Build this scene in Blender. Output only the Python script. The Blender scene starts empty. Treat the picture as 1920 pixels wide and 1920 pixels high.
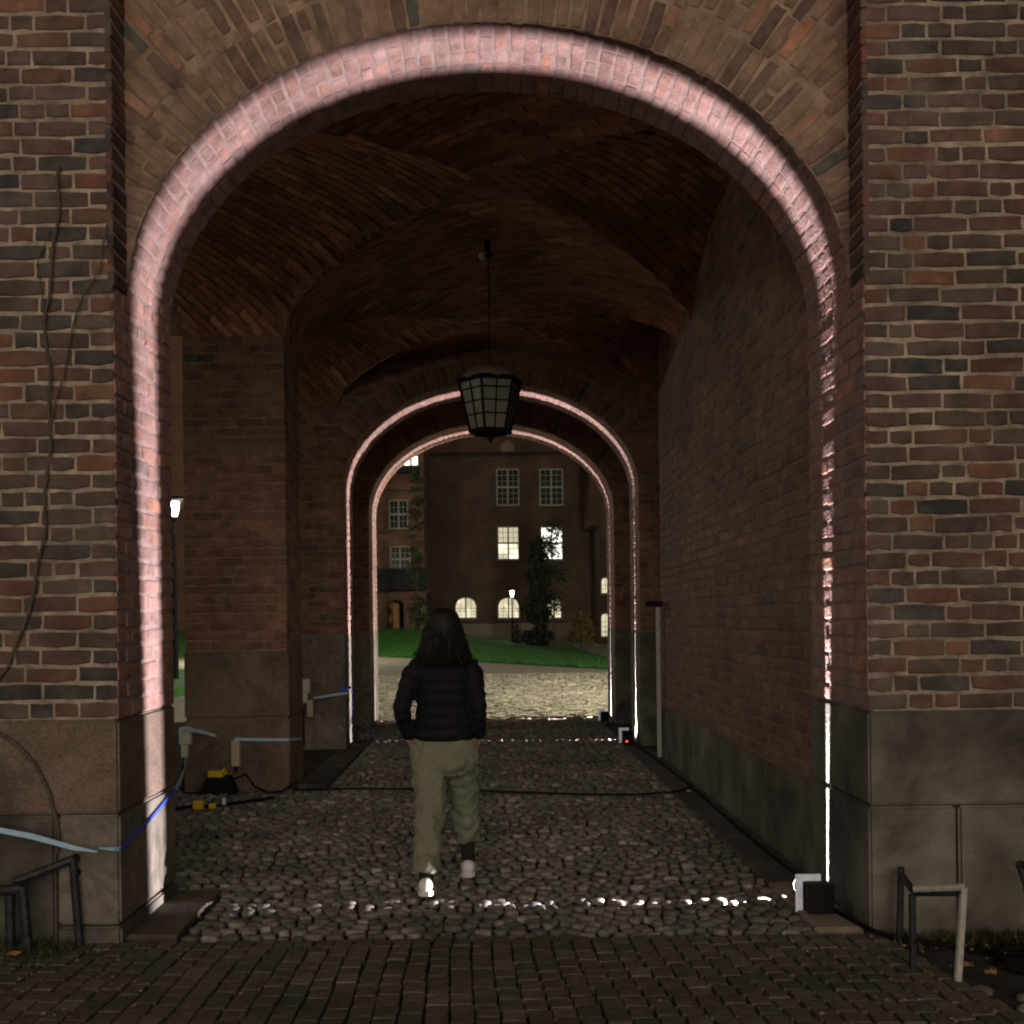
import bpy, bmesh, math, random
from mathutils import Vector, Matrix, noise
R = random.Random(7)
rad = math.radians
S = bpy.context.scene
COL = S.collection

# ------------------------------------------------------------------ camera, world, sun, exposure
EYE = 1.5
ROLL = 0.011
cam_d = bpy.data.cameras.new("camera"); cam = bpy.data.objects.new("camera", cam_d); COL.objects.link(cam)
cam.location = (0, 0, EYE); cam.rotation_euler = (rad(90), ROLL, 0)
cam_d.sensor_width = 36; cam_d.lens = 36
cam_d.shift_x = 37/1920; cam_d.shift_y = 200/1920
cam_d.clip_start = 0.05; cam_d.clip_end = 600
S.camera = cam
W = bpy.data.worlds.new("World"); S.world = W; W.use_nodes = True
wn = W.node_tree.nodes; wb = wn["Background"]
wb.inputs[0].default_value = (1.0, 0.84, 0.62, 1); wb.inputs[1].default_value = 0.027
sd = bpy.data.lights.new("courtyard_glow", 'SUN'); sun = bpy.data.objects.new("courtyard_glow", sd); COL.objects.link(sun)
sd.energy = 1.85; sd.angle = rad(64); sd.color = (1.0, 0.79, 0.65)
sun.rotation_euler = (rad(90 - 6), 0, rad(2))      # travels +Y, slightly downwards
S.view_settings.view_transform = 'Standard'
S.view_settings.look = 'None'
S.view_settings.exposure = 0.0
S.cycles.use_denoising = True
S.cycles.max_bounces = 8
S.cycles.pixel_filter_type = 'BLACKMAN_HARRIS'; S.cycles.filter_width = 2.1
S.cycles.sample_clamp_indirect = 2.0

def P(px, py, D):
    """photo pixel at depth D -> world"""
    dx = px - 923; up = 1160 - py
    return Vector(((dx + ROLL*up)*D/1920, D, EYE + (up - ROLL*dx)*D/1920))

# ------------------------------------------------------------------ materials
MATS = {}
def nodes(name):
    m = bpy.data.materials.new(name); m.use_nodes = True
    nt = m.node_tree; b = nt.nodes["Principled BSDF"]; MATS[name] = m
    return m, nt, b
def N(nt, t, **k):
    n = nt.nodes.new(t)
    for a, v in k.items(): setattr(n, a, v)
    return n
def mat(name, col, rough=0.7, metal=0.0, spec=0.4, var=0.25, scale=20, bump=0.0, bscale=60, emit=None, es=0, trans=0, bdist=0.01, grime=0, room=0):
    m, nt, b = nodes(name)
    b.inputs["Roughness"].default_value = rough; b.inputs["Metallic"].default_value = metal
    b.inputs["Specular IOR Level"].default_value = spec
    b.inputs["Transmission Weight"].default_value = trans
    tc = N(nt, "ShaderNodeTexCoord")
    nz = N(nt, "ShaderNodeTexNoise"); nz.inputs["Scale"].default_value = scale; nz.inputs["Detail"].default_value = 6
    nt.links.new(tc.outputs["Object"], nz.inputs["Vector"])
    mr = N(nt, "ShaderNodeMapRange"); mr.inputs[1].default_value = .3; mr.inputs[2].default_value = .7
    mr.inputs[3].default_value = 1-var; mr.inputs[4].default_value = 1+var
    nt.links.new(nz.outputs["Fac"], mr.inputs[0])
    mx = N(nt, "ShaderNodeVectorMath", operation='SCALE'); mx.inputs[0].default_value = col
    nt.links.new(mr.outputs[0], mx.inputs["Scale"]); nt.links.new(mx.outputs[0], b.inputs["Base Color"])
    if grime:
        n3 = N(nt, "ShaderNodeTexNoise"); n3.inputs["Scale"].default_value = 1.6; n3.inputs["Detail"].default_value = 12; n3.inputs["Roughness"].default_value = .72; n3.inputs["Distortion"].default_value = .6
        nt.links.new(tc.outputs["Object"], n3.inputs["Vector"])
        m3 = N(nt, "ShaderNodeMapRange"); m3.inputs[1].default_value = .38; m3.inputs[2].default_value = .6; m3.inputs[3].default_value = 1-grime; m3.inputs[4].default_value = 1.1
        nt.links.new(n3.outputs["Fac"], m3.inputs[0])
        s3 = N(nt, "ShaderNodeVectorMath", operation='SCALE'); nt.links.new(mx.outputs[0], s3.inputs[0]); nt.links.new(m3.outputs[0], s3.inputs["Scale"])
        nt.links.new(s3.outputs[0], b.inputs["Base Color"])
    if bump:
        bz = N(nt, "ShaderNodeTexNoise"); bz.inputs["Scale"].default_value = bscale; bz.inputs["Detail"].default_value = 8
        nt.links.new(tc.outputs["Object"], bz.inputs["Vector"])
        bp = N(nt, "ShaderNodeBump"); bp.inputs["Strength"].default_value = bump; bp.inputs["Distance"].default_value = bdist
        nt.links.new(bz.outputs["Fac"], bp.inputs["Height"]); nt.links.new(bp.outputs[0], b.inputs["Normal"])
    if emit:
        b.inputs["Emission Color"].default_value = (*emit, 1); b.inputs["Emission Strength"].default_value = es
        if room:      # furniture, shelves and lamps seen blurred through the pane
            vo = N(nt, "ShaderNodeTexVoronoi", distance='CHEBYCHEV'); vo.inputs["Scale"].default_value = room
            nt.links.new(tc.outputs["Object"], vo.inputs["Vector"])
            rm = N(nt, "ShaderNodeMapRange"); rm.inputs[3].default_value = es*.35; rm.inputs[4].default_value = es*1.5
            nt.links.new(vo.outputs["Color"], rm.inputs[0]); nt.links.new(rm.outputs[0], b.inputs["Emission Strength"])
    return m
def pieces_mat(name, stops, by='object', rough=0.8, bump=0.5, mult=1.0, spec=0.3, grey=0.0, nscale=9, bdist=.004):
    """colour of each piece picked at random from stops; grain by noise"""
    m, nt, b = nodes(name)
    if by == 'object':
        oi = N(nt, "ShaderNodeObjectInfo"); rnd = oi.outputs["Random"]
    else:
        at = N(nt, "ShaderNodeAttribute", attribute_name="rnd"); rnd = at.outputs["Fac"]
    cr = N(nt, "ShaderNodeValToRGB"); cr.color_ramp.interpolation = 'CONSTANT'
    el = cr.color_ramp.elements
    tot = sum(s[0] for s in stops); acc = 0
    for i, (w, c) in enumerate(stops):
        e = el[i] if i < 2 else el.new(acc)
        e.position = acc; e.color = (c[0]*mult, c[1]*mult, c[2]*mult, 1); acc += w/tot
    nt.links.new(rnd, cr.inputs[0])
    ge = N(nt, "ShaderNodeNewGeometry")
    nz = N(nt, "ShaderNodeTexNoise"); nz.inputs["Scale"].default_value = nscale; nz.inputs["Detail"].default_value = 7; nz.inputs["Roughness"].default_value = .65
    nt.links.new(ge.outputs["Position"], nz.inputs["Vector"])
    mr = N(nt, "ShaderNodeMapRange"); mr.inputs[1].default_value = .3; mr.inputs[2].default_value = .7; mr.inputs[3].default_value = .6; mr.inputs[4].default_value = 1.4
    nt.links.new(nz.outputs["Fac"], mr.inputs[0])
    sc = N(nt, "ShaderNodeVectorMath", operation='SCALE'); nt.links.new(cr.outputs[0], sc.inputs[0]); nt.links.new(mr.outputs[0], sc.inputs["Scale"])
    # lime / dirt smears over the pieces
    n2 = N(nt, "ShaderNodeTexNoise"); n2.inputs["Scale"].default_value = 3.1; n2.inputs["Detail"].default_value = 9; n2.inputs["Roughness"].default_value = .7
    nt.links.new(ge.outputs["Position"], n2.inputs["Vector"])
    m2 = N(nt, "ShaderNodeMapRange"); m2.inputs[1].default_value = .46; m2.inputs[2].default_value = .70; m2.inputs[3].default_value = 0; m2.inputs[4].default_value = grey
    nt.links.new(n2.outputs["Fac"], m2.inputs[0])
    mx = N(nt, "ShaderNodeMix", data_type='RGBA'); nt.links.new(m2.outputs[0], mx.inputs["Factor"])
    nt.links.new(sc.outputs[0], mx.inputs[6]); mx.inputs[7].default_value = (.23*mult, .19*mult, .14*mult, 1)
    n3 = N(nt, "ShaderNodeTexNoise"); n3.inputs["Scale"].default_value = 1.15; n3.inputs["Detail"].default_value = 10; n3.inputs["Roughness"].default_value = .7
    nt.links.new(ge.outputs["Position"], n3.inputs["Vector"])
    m3 = N(nt, "ShaderNodeMapRange"); m3.inputs[1].default_value = .36; m3.inputs[2].default_value = .6; m3.inputs[3].default_value = .62; m3.inputs[4].default_value = 1.12
    nt.links.new(n3.outputs["Fac"], m3.inputs[0])
    s3 = N(nt, "ShaderNodeVectorMath", operation='SCALE'); nt.links.new(mx.outputs[2], s3.inputs[0]); nt.links.new(m3.outputs[0], s3.inputs["Scale"])
    nt.links.new(s3.outputs[0], b.inputs["Base Color"])
    b.inputs["Roughness"].default_value = rough; b.inputs["Specular IOR Level"].default_value = spec
    bz = N(nt, "ShaderNodeTexNoise"); bz.inputs["Scale"].default_value = 55; bz.inputs["Detail"].default_value = 9
    nt.links.new(ge.outputs["Position"], bz.inputs["Vector"])
    bp = N(nt, "ShaderNodeBump"); bp.inputs["Strength"].default_value = bump; bp.inputs["Distance"].default_value = bdist
    nt.links.new(bz.outputs["Fac"], bp.inputs["Height"]); nt.links.new(bp.outputs[0], b.inputs["Normal"])
    return m

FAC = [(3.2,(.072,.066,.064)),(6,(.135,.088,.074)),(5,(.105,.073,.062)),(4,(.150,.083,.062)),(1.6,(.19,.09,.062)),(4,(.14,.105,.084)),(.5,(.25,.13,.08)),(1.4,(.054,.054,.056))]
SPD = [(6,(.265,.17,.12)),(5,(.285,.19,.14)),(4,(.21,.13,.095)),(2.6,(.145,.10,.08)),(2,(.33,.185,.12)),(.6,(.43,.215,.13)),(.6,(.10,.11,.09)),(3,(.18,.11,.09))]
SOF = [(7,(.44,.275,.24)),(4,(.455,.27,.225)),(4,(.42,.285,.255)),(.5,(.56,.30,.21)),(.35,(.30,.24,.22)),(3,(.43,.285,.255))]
INT = [(6,(.215,.122,.083)),(4,(.245,.14,.095)),(3,(.17,.095,.068)),(.6,(.095,.088,.075)),(1.2,(.30,.165,.10))]
VLT = [(5,(.36,.155,.08)),(4,(.40,.185,.10)),(3,(.27,.115,.065)),(1,(.52,.26,.14))]
m_fac = pieces_mat("facade_brick", FAC, grey=.6, mult=.88)
m_facs = pieces_mat("facade_brick_joined", FAC, 'attr', grey=.6, mult=.88)
m_spd = pieces_mat("spandrel_brick", SPD, grey=.8)
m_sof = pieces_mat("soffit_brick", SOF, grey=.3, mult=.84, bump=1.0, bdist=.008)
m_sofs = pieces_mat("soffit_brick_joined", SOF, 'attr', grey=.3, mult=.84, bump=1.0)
m_int = pieces_mat("inner_brick", INT, grey=.5)
m_ints = pieces_mat("inner_brick_joined", INT, 'attr', grey=.5)
m_vlt = pieces_mat("vault_brick_joined", VLT, 'attr', grey=.25)
m_mortar = mat("pale_lime_mortar", (.36,.315,.235), .95, var=.35, scale=14, bump=.9, bscale=45, grime=.4)
m_mortar_t = mat("tan_lime_mortar", (.30,.225,.155), .95, var=.35, scale=10, bump=.9, bscale=45, grime=.4)
m_mortar_i = mat("brown_mortar", (.24,.16,.11), .95, var=.3, scale=10, bump=.7, bscale=45)
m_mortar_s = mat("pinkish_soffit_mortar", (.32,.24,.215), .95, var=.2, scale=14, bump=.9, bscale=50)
m_mortar_v = mat("dark_vault_mortar", (.22,.12,.075), .95, var=.3, scale=8, bump=.5)
m_granite = mat("red_brown_granite", (.19,.148,.11), .85, var=.32, scale=70, bump=.8, bscale=110, bdist=.006, grime=.5)
m_granite_g = mat("grey_green_granite", (.142,.140,.113), .85, var=.5, scale=3.2, bump=.8, bscale=60, grime=.5)
m_granite_p = mat("pale_jamb_granite", (.20,.185,.15), .8, var=.25, scale=18, bump=.8, bscale=50, bdist=.008, grime=.5)
m_dirt = mat("dark_soil", (.035,.03,.022), 1.0, var=.5, scale=9, bump=1, bscale=30)
m_concrete = mat("worn_concrete", (.085,.073,.06), .9, var=.3, scale=6, bump=.5, bscale=40, grime=.4)
COB = [(4,(.155,.155,.140)),(4,(.17,.162,.14)),(3,(.12,.125,.12)),(2,(.235,.225,.20)),(1.0,(.175,.14,.12)),(1.5,(.30,.285,.26)),(2,(.135,.15,.12))]
SET = [(5,(.118,.114,.092)),(4,(.132,.126,.102)),(3,(.100,.100,.083)),(2,(.125,.112,.09)),(.6,(.18,.17,.14))]
m_cob = pieces_mat("cobble_stone", COB, rough=.75, bump=.7, spec=.35, nscale=25)
m_cobs = pieces_mat("cobble_stone_joined", COB, 'attr', rough=.75, bump=.7, spec=.35, nscale=25)
m_set = pieces_mat("granite_sett", SET, rough=.7, bump=.8, nscale=25, bdist=.006)
m_sets = pieces_mat("granite_sett_joined", SET, 'attr', rough=.7, bump=.8, nscale=25)
CRT = [(4,(.28,.26,.20)),(4,(.34,.31,.24)),(3,(.22,.20,.16)),(1,(.42,.38,.30))]
m_crt = pieces_mat("courtyard_sett_joined", CRT, 'attr', rough=.7, bump=.6)
m_black = mat("matt_black_metal", (.006,.006,.007), .7, .0, spec=.2, var=.1)
m_iron = mat("weathered_dark_iron", (.035,.04,.045), .6, .5, var=.5, scale=30, bump=.4)
m_galv = mat("worn_pale_paint", (.42,.44,.40), .6, .0, var=.2, scale=30)
m_white = mat("white_plastic", (.62,.62,.55), .5, var=.08)
m_cream = mat("cream_plastic", (.50,.46,.34), .55, var=.08)
m_yellow = mat("yellow_plastic", (.62,.48,.03), .5, var=.1)
m_tape = mat("pale_blue_ribbon", (.38,.62,.80), .5, var=.08)
m_tape_b = mat("strong_blue_ribbon", (.04,.10,.75), .5, var=.08)
m_cable = mat("black_rubber_cable", (.012,.012,.012), .95, spec=.05, var=.1)
m_glow = mat("lit_lamp_frame", (.7,.72,.75), .5, emit=(.72,.80,1.0), es=.12)
m_led = mat("red_indicator", (.5,.02,.01), .5, emit=(1,.08,.05), es=3)
m_leaf = mat("fallen_leaf", (.35,.22,.10), .8, var=.3)
m_bark = mat("bare_vine_bark", (.10,.085,.06), .9, var=.3, bump=.8)
m_jacket = mat("black_quilted_nylon", (.004,.005,.007), .75, spec=.22, var=.2, bump=.3, bscale=40)
m_pants = mat("sage_green_cotton", (.165,.185,.125), .9, var=.12, scale=12, bump=.3, bscale=120)
m_hair = mat("near_black_hair", (.006,.005,.005), .55, spec=.3, var=.3, bump=.6, bscale=120)
m_skin = mat("skin", (.38,.20,.14), .6, var=.08)
m_shoe = mat("white_leather", (.62,.62,.60), .5, var=.06)
m_sock = mat("black_sock", (.01,.01,.01), .9)
m_glass_l = mat("frosted_lantern_glass", (.17,.175,.14), .35, var=.15, scale=8)
m_dome = mat("dusty_lantern_cap", (.15,.13,.10), .8, var=.2)
m_lamp = mat("lit_street_lamp", (.9,.9,.85), .5, emit=(1,.97,.88), es=14)
m_win_y = mat("warm_lit_window", (.5,.5,.4), .4, emit=(1,.93,.68), es=1.25, room=1.7, var=.3, scale=1.2)
m_win_b = mat("blind_lit_window", (.5,.5,.4), .4, emit=(1,.90,.62), es=.5)
m_win_w = mat("bright_lit_window", (.5,.5,.4), .4, emit=(1,.97,.86), es=2.2)
m_win_a = mat("arched_lit_window", (.5,.5,.4), .4, emit=(1,.88,.60), es=.75, room=1.9, var=.6, scale=1.5)
m_win_d = mat("dark_window_glass", (.03,.035,.03), .12, spec=.6)
m_frame = mat("painted_window_frame", (.27,.28,.24), .6)
m_frame_d = mat("dark_window_bar", (.22,.2,.15), .6)
m_grass = mat("lawn_green", (.032,.135,.018), .9, var=.4, scale=2.5, bump=1.0, bscale=12)
m_needle = mat("dark_conifer_needles", (.018,.022,.012), .8, var=.5, scale=2)
m_leaves = mat("dark_green_leaves", (.045,.05,.022), .8, var=.5, scale=2)
m_autumn = mat("yellowing_leaves", (.16,.13,.04), .8, var=.5, scale=2)
m_trunk = mat("tree_bark", (.09,.075,.055), .9, var=.3, bump=.6)
m_slate = mat("dark_balcony", (.012,.012,.012), .8)
m_gplast = mat("plinth_render", (.17,.135,.10), .9, var=.2, scale=.8)

def brick_tex(name, c1, c2, cm, sx, sy=None):
    m, nt, b = nodes(name)
    tc = N(nt, "ShaderNodeTexCoord"); sp = N(nt, "ShaderNodeSeparateXYZ"); cb = N(nt, "ShaderNodeCombineXYZ")
    nt.links.new(tc.outputs["Object"], sp.inputs[0])
    ad = N(nt, "ShaderNodeMath", operation='ADD'); nt.links.new(sp.outputs[0], ad.inputs[0]); nt.links.new(sp.outputs[1], ad.inputs[1])
    nt.links.new(ad.outputs[0], cb.inputs[0]); nt.links.new(sp.outputs[2], cb.inputs[1])
    br = N(nt, "ShaderNodeTexBrick"); br.inputs["Color1"].default_value = (*c1,1); br.inputs["Color2"].default_value = (*c2,1); br.inputs["Mortar"].default_value = (*cm,1)
    br.inputs["Scale"].default_value = 1; br.inputs["Brick Width"].default_value = sx; br.inputs["Row Height"].default_value = sx/3.1
    br.inputs["Mortar Size"].default_value = sx*.04
    nt.links.new(cb.outputs[0], br.inputs["Vector"])
    nz = N(nt, "ShaderNodeTexNoise"); nz.inputs["Scale"].default_value = .8; nz.inputs["Detail"].default_value = 8
    nt.links.new(tc.outputs["Object"], nz.inputs["Vector"])
    mr = N(nt, "ShaderNodeMapRange"); mr.inputs[1].default_value = .3; mr.inputs[2].default_value = .7; mr.inputs[3].default_value = .65; mr.inputs[4].default_value = 1.35
    nt.links.new(nz.outputs["Fac"], mr.inputs[0])
    sc = N(nt, "ShaderNodeVectorMath", operation='SCALE'); nt.links.new(br.outputs["Color"], sc.inputs[0]); nt.links.new(mr.outputs[0], sc.inputs["Scale"])
    nt.links.new(sc.outputs[0], b.inputs["Base Color"]); b.inputs["Roughness"].default_value = .9
    bp = N(nt, "ShaderNodeBump"); bp.inputs["Strength"].default_value = .5; bp.inputs["Distance"].default_value = .01; bp.invert = True
    nt.links.new(br.outputs["Fac"], bp.inputs["Height"]); nt.links.new(bp.outputs[0], b.inputs["Normal"])
    return m
m_far = brick_tex("far_red_brick", (.078,.042,.026), (.058,.033,.022), (.066,.048,.033), .26)
m_wing = brick_tex("wing_red_brick", (.16,.078,.045), (.12,.06,.036), (.13,.088,.06), .26)
m_far2 = brick_tex("gatehouse_upper_brick", (.16,.10,.07), (.10,.085,.07), (.28,.25,.18), .26)

# ------------------------------------------------------------------ object helpers
def tag(o, label=None, cat=None, group=None, kind=None):
    if label: o["label"] = label
    if cat: o["category"] = cat
    if group: o["group"] = group
    if kind: o["kind"] = kind
    return o
def empty(name, loc=(0,0,0), rz=0.0):
    o = bpy.data.objects.new(name, None); COL.objects.link(o); o.location = loc; o.rotation_euler = (0,0,rz)
    o.empty_display_size = .1
    return o
def link(name, me, parent=None, kind=None):
    o = bpy.data.objects.new(name, me); COL.objects.link(o)
    if parent: o.parent = parent
    if kind: o["kind"] = kind
    return o
class MB:
    def __init__(s): s.v = []; s.f = []; s.r = []
    def add(s, vs, fs, rnd=0.0):
        b = len(s.v); s.v += [tuple(v) for v in vs]; s.f += [tuple(i+b for i in f) for f in fs]; s.r += [rnd]*len(fs); return s
    def box(s, x0, y0, z0, x1, y1, z1, M=None, rnd=0.0):
        v = [Vector(p) for p in ((x0,y0,z0),(x1,y0,z0),(x1,y1,z0),(x0,y1,z0),(x0,y0,z1),(x1,y0,z1),(x1,y1,z1),(x0,y1,z1))]
        if M: v = [M @ p for p in v]
        return s.add(v, ((0,3,2,1),(4,5,6,7),(0,1,5,4),(1,2,6,5),(2,3,7,6),(3,0,4,7)), rnd)
    def tube(s, pts, r, n=8, caps=True, flat=None):
        pts = [Vector(p) for p in pts]; rs = r if isinstance(r, (list, tuple)) else [r]*len(pts)
        vs = []; up = None
        for i, p in enumerate(pts):
            d = (pts[min(i+1,len(pts)-1)] - pts[max(i-1,0)]).normalized()
            if up is None: up = Vector((0,0,1)) if abs(d.z) < .9 else Vector((1,0,0))
            a = d.cross(up).normalized(); b2 = a.cross(d).normalized(); up = b2
            for k in range(n):
                t = 2*math.pi*k/n; vs.append(p + a*math.cos(t)*rs[i] + b2*math.sin(t)*rs[i])
        fs = [(i*n+k, i*n+(k+1)%n, (i+1)*n+(k+1)%n, (i+1)*n+k) for i in range(len(pts)-1) for k in range(n)]
        if caps: fs += [tuple(range(n-1,-1,-1)), tuple((len(pts)-1)*n+k for k in range(n))]
        return s.add(vs, fs)
    def loft(s, rings, n=20):
        """rings: (cx,cy,cz,rx,ry[,tilt]) stacked; closed ends"""
        vs = []
        for q in rings:
            cx,cy,cz,rx,ry = q[:5]; tl = q[5] if len(q) > 5 else 0
            for k in range(n):
                t = 2*math.pi*k/n
                vs.append((cx+rx*math.cos(t), cy+ry*math.sin(t), cz + tl*ry*math.sin(t)))
        m = len(rings)
        fs = [(i*n+k, i*n+(k+1)%n, (i+1)*n+(k+1)%n, (i+1)*n+k) for i in range(m-1) for k in range(n)]
        fs += [tuple(range(n-1,-1,-1)), tuple((m-1)*n+k for k in range(n))]
        return s.add(vs, fs)
    def mesh(s, name, m, smooth=False):
        me = bpy.data.meshes.new(name); me.from_pydata(s.v, [], s.f)
        me.materials.append(m)
        if any(s.r):
            a = me.attributes.new("rnd", 'FLOAT', 'FACE'); a.data.foreach_set("value", s.r)
        if smooth: me.polygons.foreach_set("use_smooth", [True]*len(me.polygons))
        me.update(); return me
    def build(s, name, m, parent=None, smooth=False, kind=None):
        return link(name, s.mesh(name, m, smooth), parent, kind)
def bevelled(name, m, x0,y0,z0,x1,y1,z1, bev=.01, parent=None, seg=1, kind=None):
    bm = bmesh.new(); bmesh.ops.create_cube(bm, size=1)
    for v in bm.verts:
        v.co = Vector(((x0+x1)/2+v.co.x*(x1-x0), (y0+y1)/2+v.co.y*(y1-y0), (z0+z1)/2+v.co.z*(z1-z0)))
    bmesh.ops.bevel(bm, geom=bm.edges[:], offset=bev, segments=seg, affect='EDGES')
    me = bpy.data.meshes.new(name); bm.to_mesh(me); bm.free(); me.materials.append(m)
    return link(name, me, parent, kind)

# unit brick: length along X (-.5.. .5), height along Y, outward normal +Z, face at z=0, body goes to z=-1 (scaled)
def unit_brick(seed, bx, by, rough=.02):
    r = random.Random(seed); v = []; f = []; R2 = .96
    j = lambda s: r.uniform(-s, s)
    ang = [(-.5,-.5),(.5,-.5),(.5,.5),(-.5,.5)]
    mids = []
    outer = []
    for i in range(4):      # outer outline: corner cut + a wavy mid point
        a = ang[i]; b = ang[(i+1)%4]
        outer.append((a[0]+j(.016), a[1]*R2 + j(.09)))
        outer.append(((a[0]+b[0])/2+j(.10), (a[1]+b[1])/2+j(.08)) if i%2==0 else (a[0]+j(.012), (a[1]+b[1])/2))
    for (x,y) in outer: v.append((x, y, -1.0))
    for (x,y) in outer: v.append((x, y, -.12))
    for (x,y) in outer:
        v.append((x - math.copysign(bx*r.uniform(.7,1.8), x) if abs(x) > .3 else x, y - math.copysign(by, y) if abs(y) > .3 else y, j(.02)))
    v.append((j(.1), j(.1), j(.03)))
    for k in range(8):
        f.append((k, (k+1)%8, 8+(k+1)%8, 8+k)); f.append((8+k, 8+(k+1)%8, 16+(k+1)%8, 16+k)); f.append((16+k, 16+(k+1)%8, 24))
    return v, f
ST_V = [unit_brick(i, .02, .10) for i in range(6)]
HD_V = [unit_brick(20+i, .05, .10) for i in range(6)]
_mcache = {}
def brick_mesh(kind, i, m):
    k = (kind, i, m.name)
    if k not in _mcache:
        v, f = (ST_V if kind == 's' else HD_V)[i]
        me = bpy.data.meshes.new("brick"); me.from_pydata(v, [], f); me.materials.append(m)
        _mcache[k] = me
    return _mcache[k]
THK = .03
def brick_matrix(p, u, v, n, L, H, T=THK):
    return Matrix(((u.x*L, v.x*H, n.x*T, p.x), (u.y*L, v.y*H, n.y*T, p.y), (u.z*L, v.z*H, n.z*T, p.z), (0,0,0,1)))
def put_bricks(items, parent, m_obj, m_join, name="brick", want=lambda it: True, cap=300):
    """items: (p,u,v,n,L,H). those wanted (up to cap) become objects, the rest one stuff mesh"""
    sel = []; rest = []
    for it in items: (sel if want(it) and len(sel) < cap else rest).append(it)
    for it in sel:
        p,u,v,n,L,H = it
        me = brick_mesh('s' if L > H*2.4 else 'h', R.randrange(6), m_obj)
        o = bpy.data.objects.new(name, me); COL.objects.link(o); o.parent = parent
        o.matrix_basis = jit(p,u,v,n,L,H)
    if rest:
        mb = MB()
        for it in rest:
            p,u,v,n,L,H = it; M = jit(p,u,v,n,L,H)
            vv, ff = (ST_V if L > H*2.4 else HD_V)[R.randrange(6)]
            mb.add([M @ Vector(q) for q in vv], ff, R.uniform(.001, .999))
        mb.build("brickwork", m_join, parent, kind="stuff")
def jit(p,u,v,n,L,H, a=.012, d=.0025):
    p = p + n*R.uniform(-d, d) + v*R.uniform(-.002,.002)
    n2 = (n + u*R.uniform(-a,a) + v*R.uniform(-a*1.5,a*1.5)).normalized()
    u2 = (u + v*R.uniform(-.006,.006)); u2 = (u2 - n2*u2.dot(n2)).normalized(); v2 = n2.cross(u2)
    if v2.dot(v) < 0: v2 = -v2
    return brick_matrix(p, u2, v2, n2, L, H)
PITCH = .083
def courses(O, u, v, n, u0, u1, v0, v1, keep=None, pitch=PITCH, joint=.017, hdr=.45, clip=True, sl=.248, hl=.118):
    out = []; nC = int((v1-v0)/pitch + .3)
    for c in range(nC):
        vc = v0 + (c+.5)*(v1-v0)/nC
        x = u0 - (R.uniform(0, .2) if not clip else 0)
        first = True; last = None
        while x < u1 - .03:
            L = hl if (R.random() < hdr if last != 'h' else R.random() < .35) else sl
            if first and clip: L = hl if c % 2 else sl*.78
            first = False; last = 'h' if L == hl else 's'; L *= R.uniform(.94,1.05)
            if clip and x + L > u1 - .06: L = u1 - x
            if not clip or L > .03:
                p = O + u*(x + L/2) + v*vc
                H = pitch - joint*R.uniform(.7, 1.25)
                if keep is None or keep(x+L/2, vc): out.append((p,u,v,n,L-joint*.8 if not (clip and x+L >= u1-1e-6) else L, H))
            x += L
    return out
X, Y, Z = Vector((1,0,0)), Vector((0,1,0)), Vector((0,0,1))

# ------------------------------------------------------------------ arch profiles
HW = 1.757; SPR = 3.06; RISE = 1.34
def ell(t, a, b, zc): return Vector((a*math.cos(t), 0, zc + b*math.sin(t)))
def ell_pts(a, b, zc, n=72): return [ell(math.pi*i/n, a, b, zc) for i in range(n+1)]
def ell_by_len(a, b, zc, step, lo=0.0):
    """points spaced evenly along the half ellipse, with unit tangent and inward normal"""
    N_ = 2000; pts = [ell(math.pi*i/N_, a, b, zc) for i in range(N_+1)]
    tot = sum((pts[i+1]-pts[i]).length for i in range(N_)); k = max(1, round(tot/step)); st = tot/k
    out = []; acc = 0; nxt = st/2
    for i in range(N_):
        d = (pts[i+1]-pts[i]).length
        if acc + d >= nxt and len(out) < k:
            t = math.pi*(i+.5)/N_; p = ell(t, a, b, zc)
            tg = Vector((-a*math.sin(t), 0, b*math.cos(t))).normalized()
            out.append((p, tg, Vector((-b*math.cos(t), 0, -a*math.sin(t))).normalized())); nxt += st
        acc += d
    return out, st
def arch_slab(y0, y1, a, spr, rise, xo, zt, off=0.0):
    """solid wall slab from y0 to y1, |x|<xo, with an arched opening down to the ground"""
    mb = MB(); prof = [Vector((a+off,0,0))] + ell_pts(a+off, rise+off, spr) + [Vector((-a-off,0,0))]
    n = len(prof)
    outer = []
    for i, p in enumerate(prof):
        if i == 0: outer.append(Vector((xo,0,0)))
        elif i == n-1: outer.append(Vector((-xo,0,0)))
        else:
            t = (i-1)/(n-3)
            if i == 1: outer.append(Vector((xo,0,spr)))
            elif i == n-2: outer.append(Vector((-xo,0,spr)))
            elif t < .15: outer.append(Vector((xo,0,spr+(zt-spr)*t/.15)))
            elif t > .85: outer.append(Vector((-xo,0,spr+(zt-spr)*(1-t)/.15)))
            else: outer.append(Vector((xo-(t-.15)/.7*2*xo,0,zt)))
    for y in (y0, y1):
        vs = [p + Y*y for p in prof] + [p + Y*y for p in outer]
        fs = [((i, i+1, n+i+1, n+i) if y == y0 else (i, n+i, n+i+1, i+1)) for i in range(n-1)]
        mb.add(vs, fs)
    vs = [p + Y*y0 for p in prof] + [p + Y*y1 for p in prof]
    mb.add(vs, [(i, n+i, n+i+1, i+1) for i in range(n-1)])
    vs = [p + Y*y0 for p in outer] + [p + Y*y1 for p in outer]
    mb.add(vs, [(i, i+1, n+i+1, n+i) for i in range(n-1)])
    return mb
REC = .005          # mortar lies this far behind the brick faces

# ================================================================== GATEHOUSE
gate = tag(empty("gatehouse"), "dark brick gatehouse with arched vaulted passage running through it", "gatehouse")
Y0, YS, Y1 = 4.80, 4.98, 5.65          # facade, recessed spandrel, back of the front arch
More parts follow.
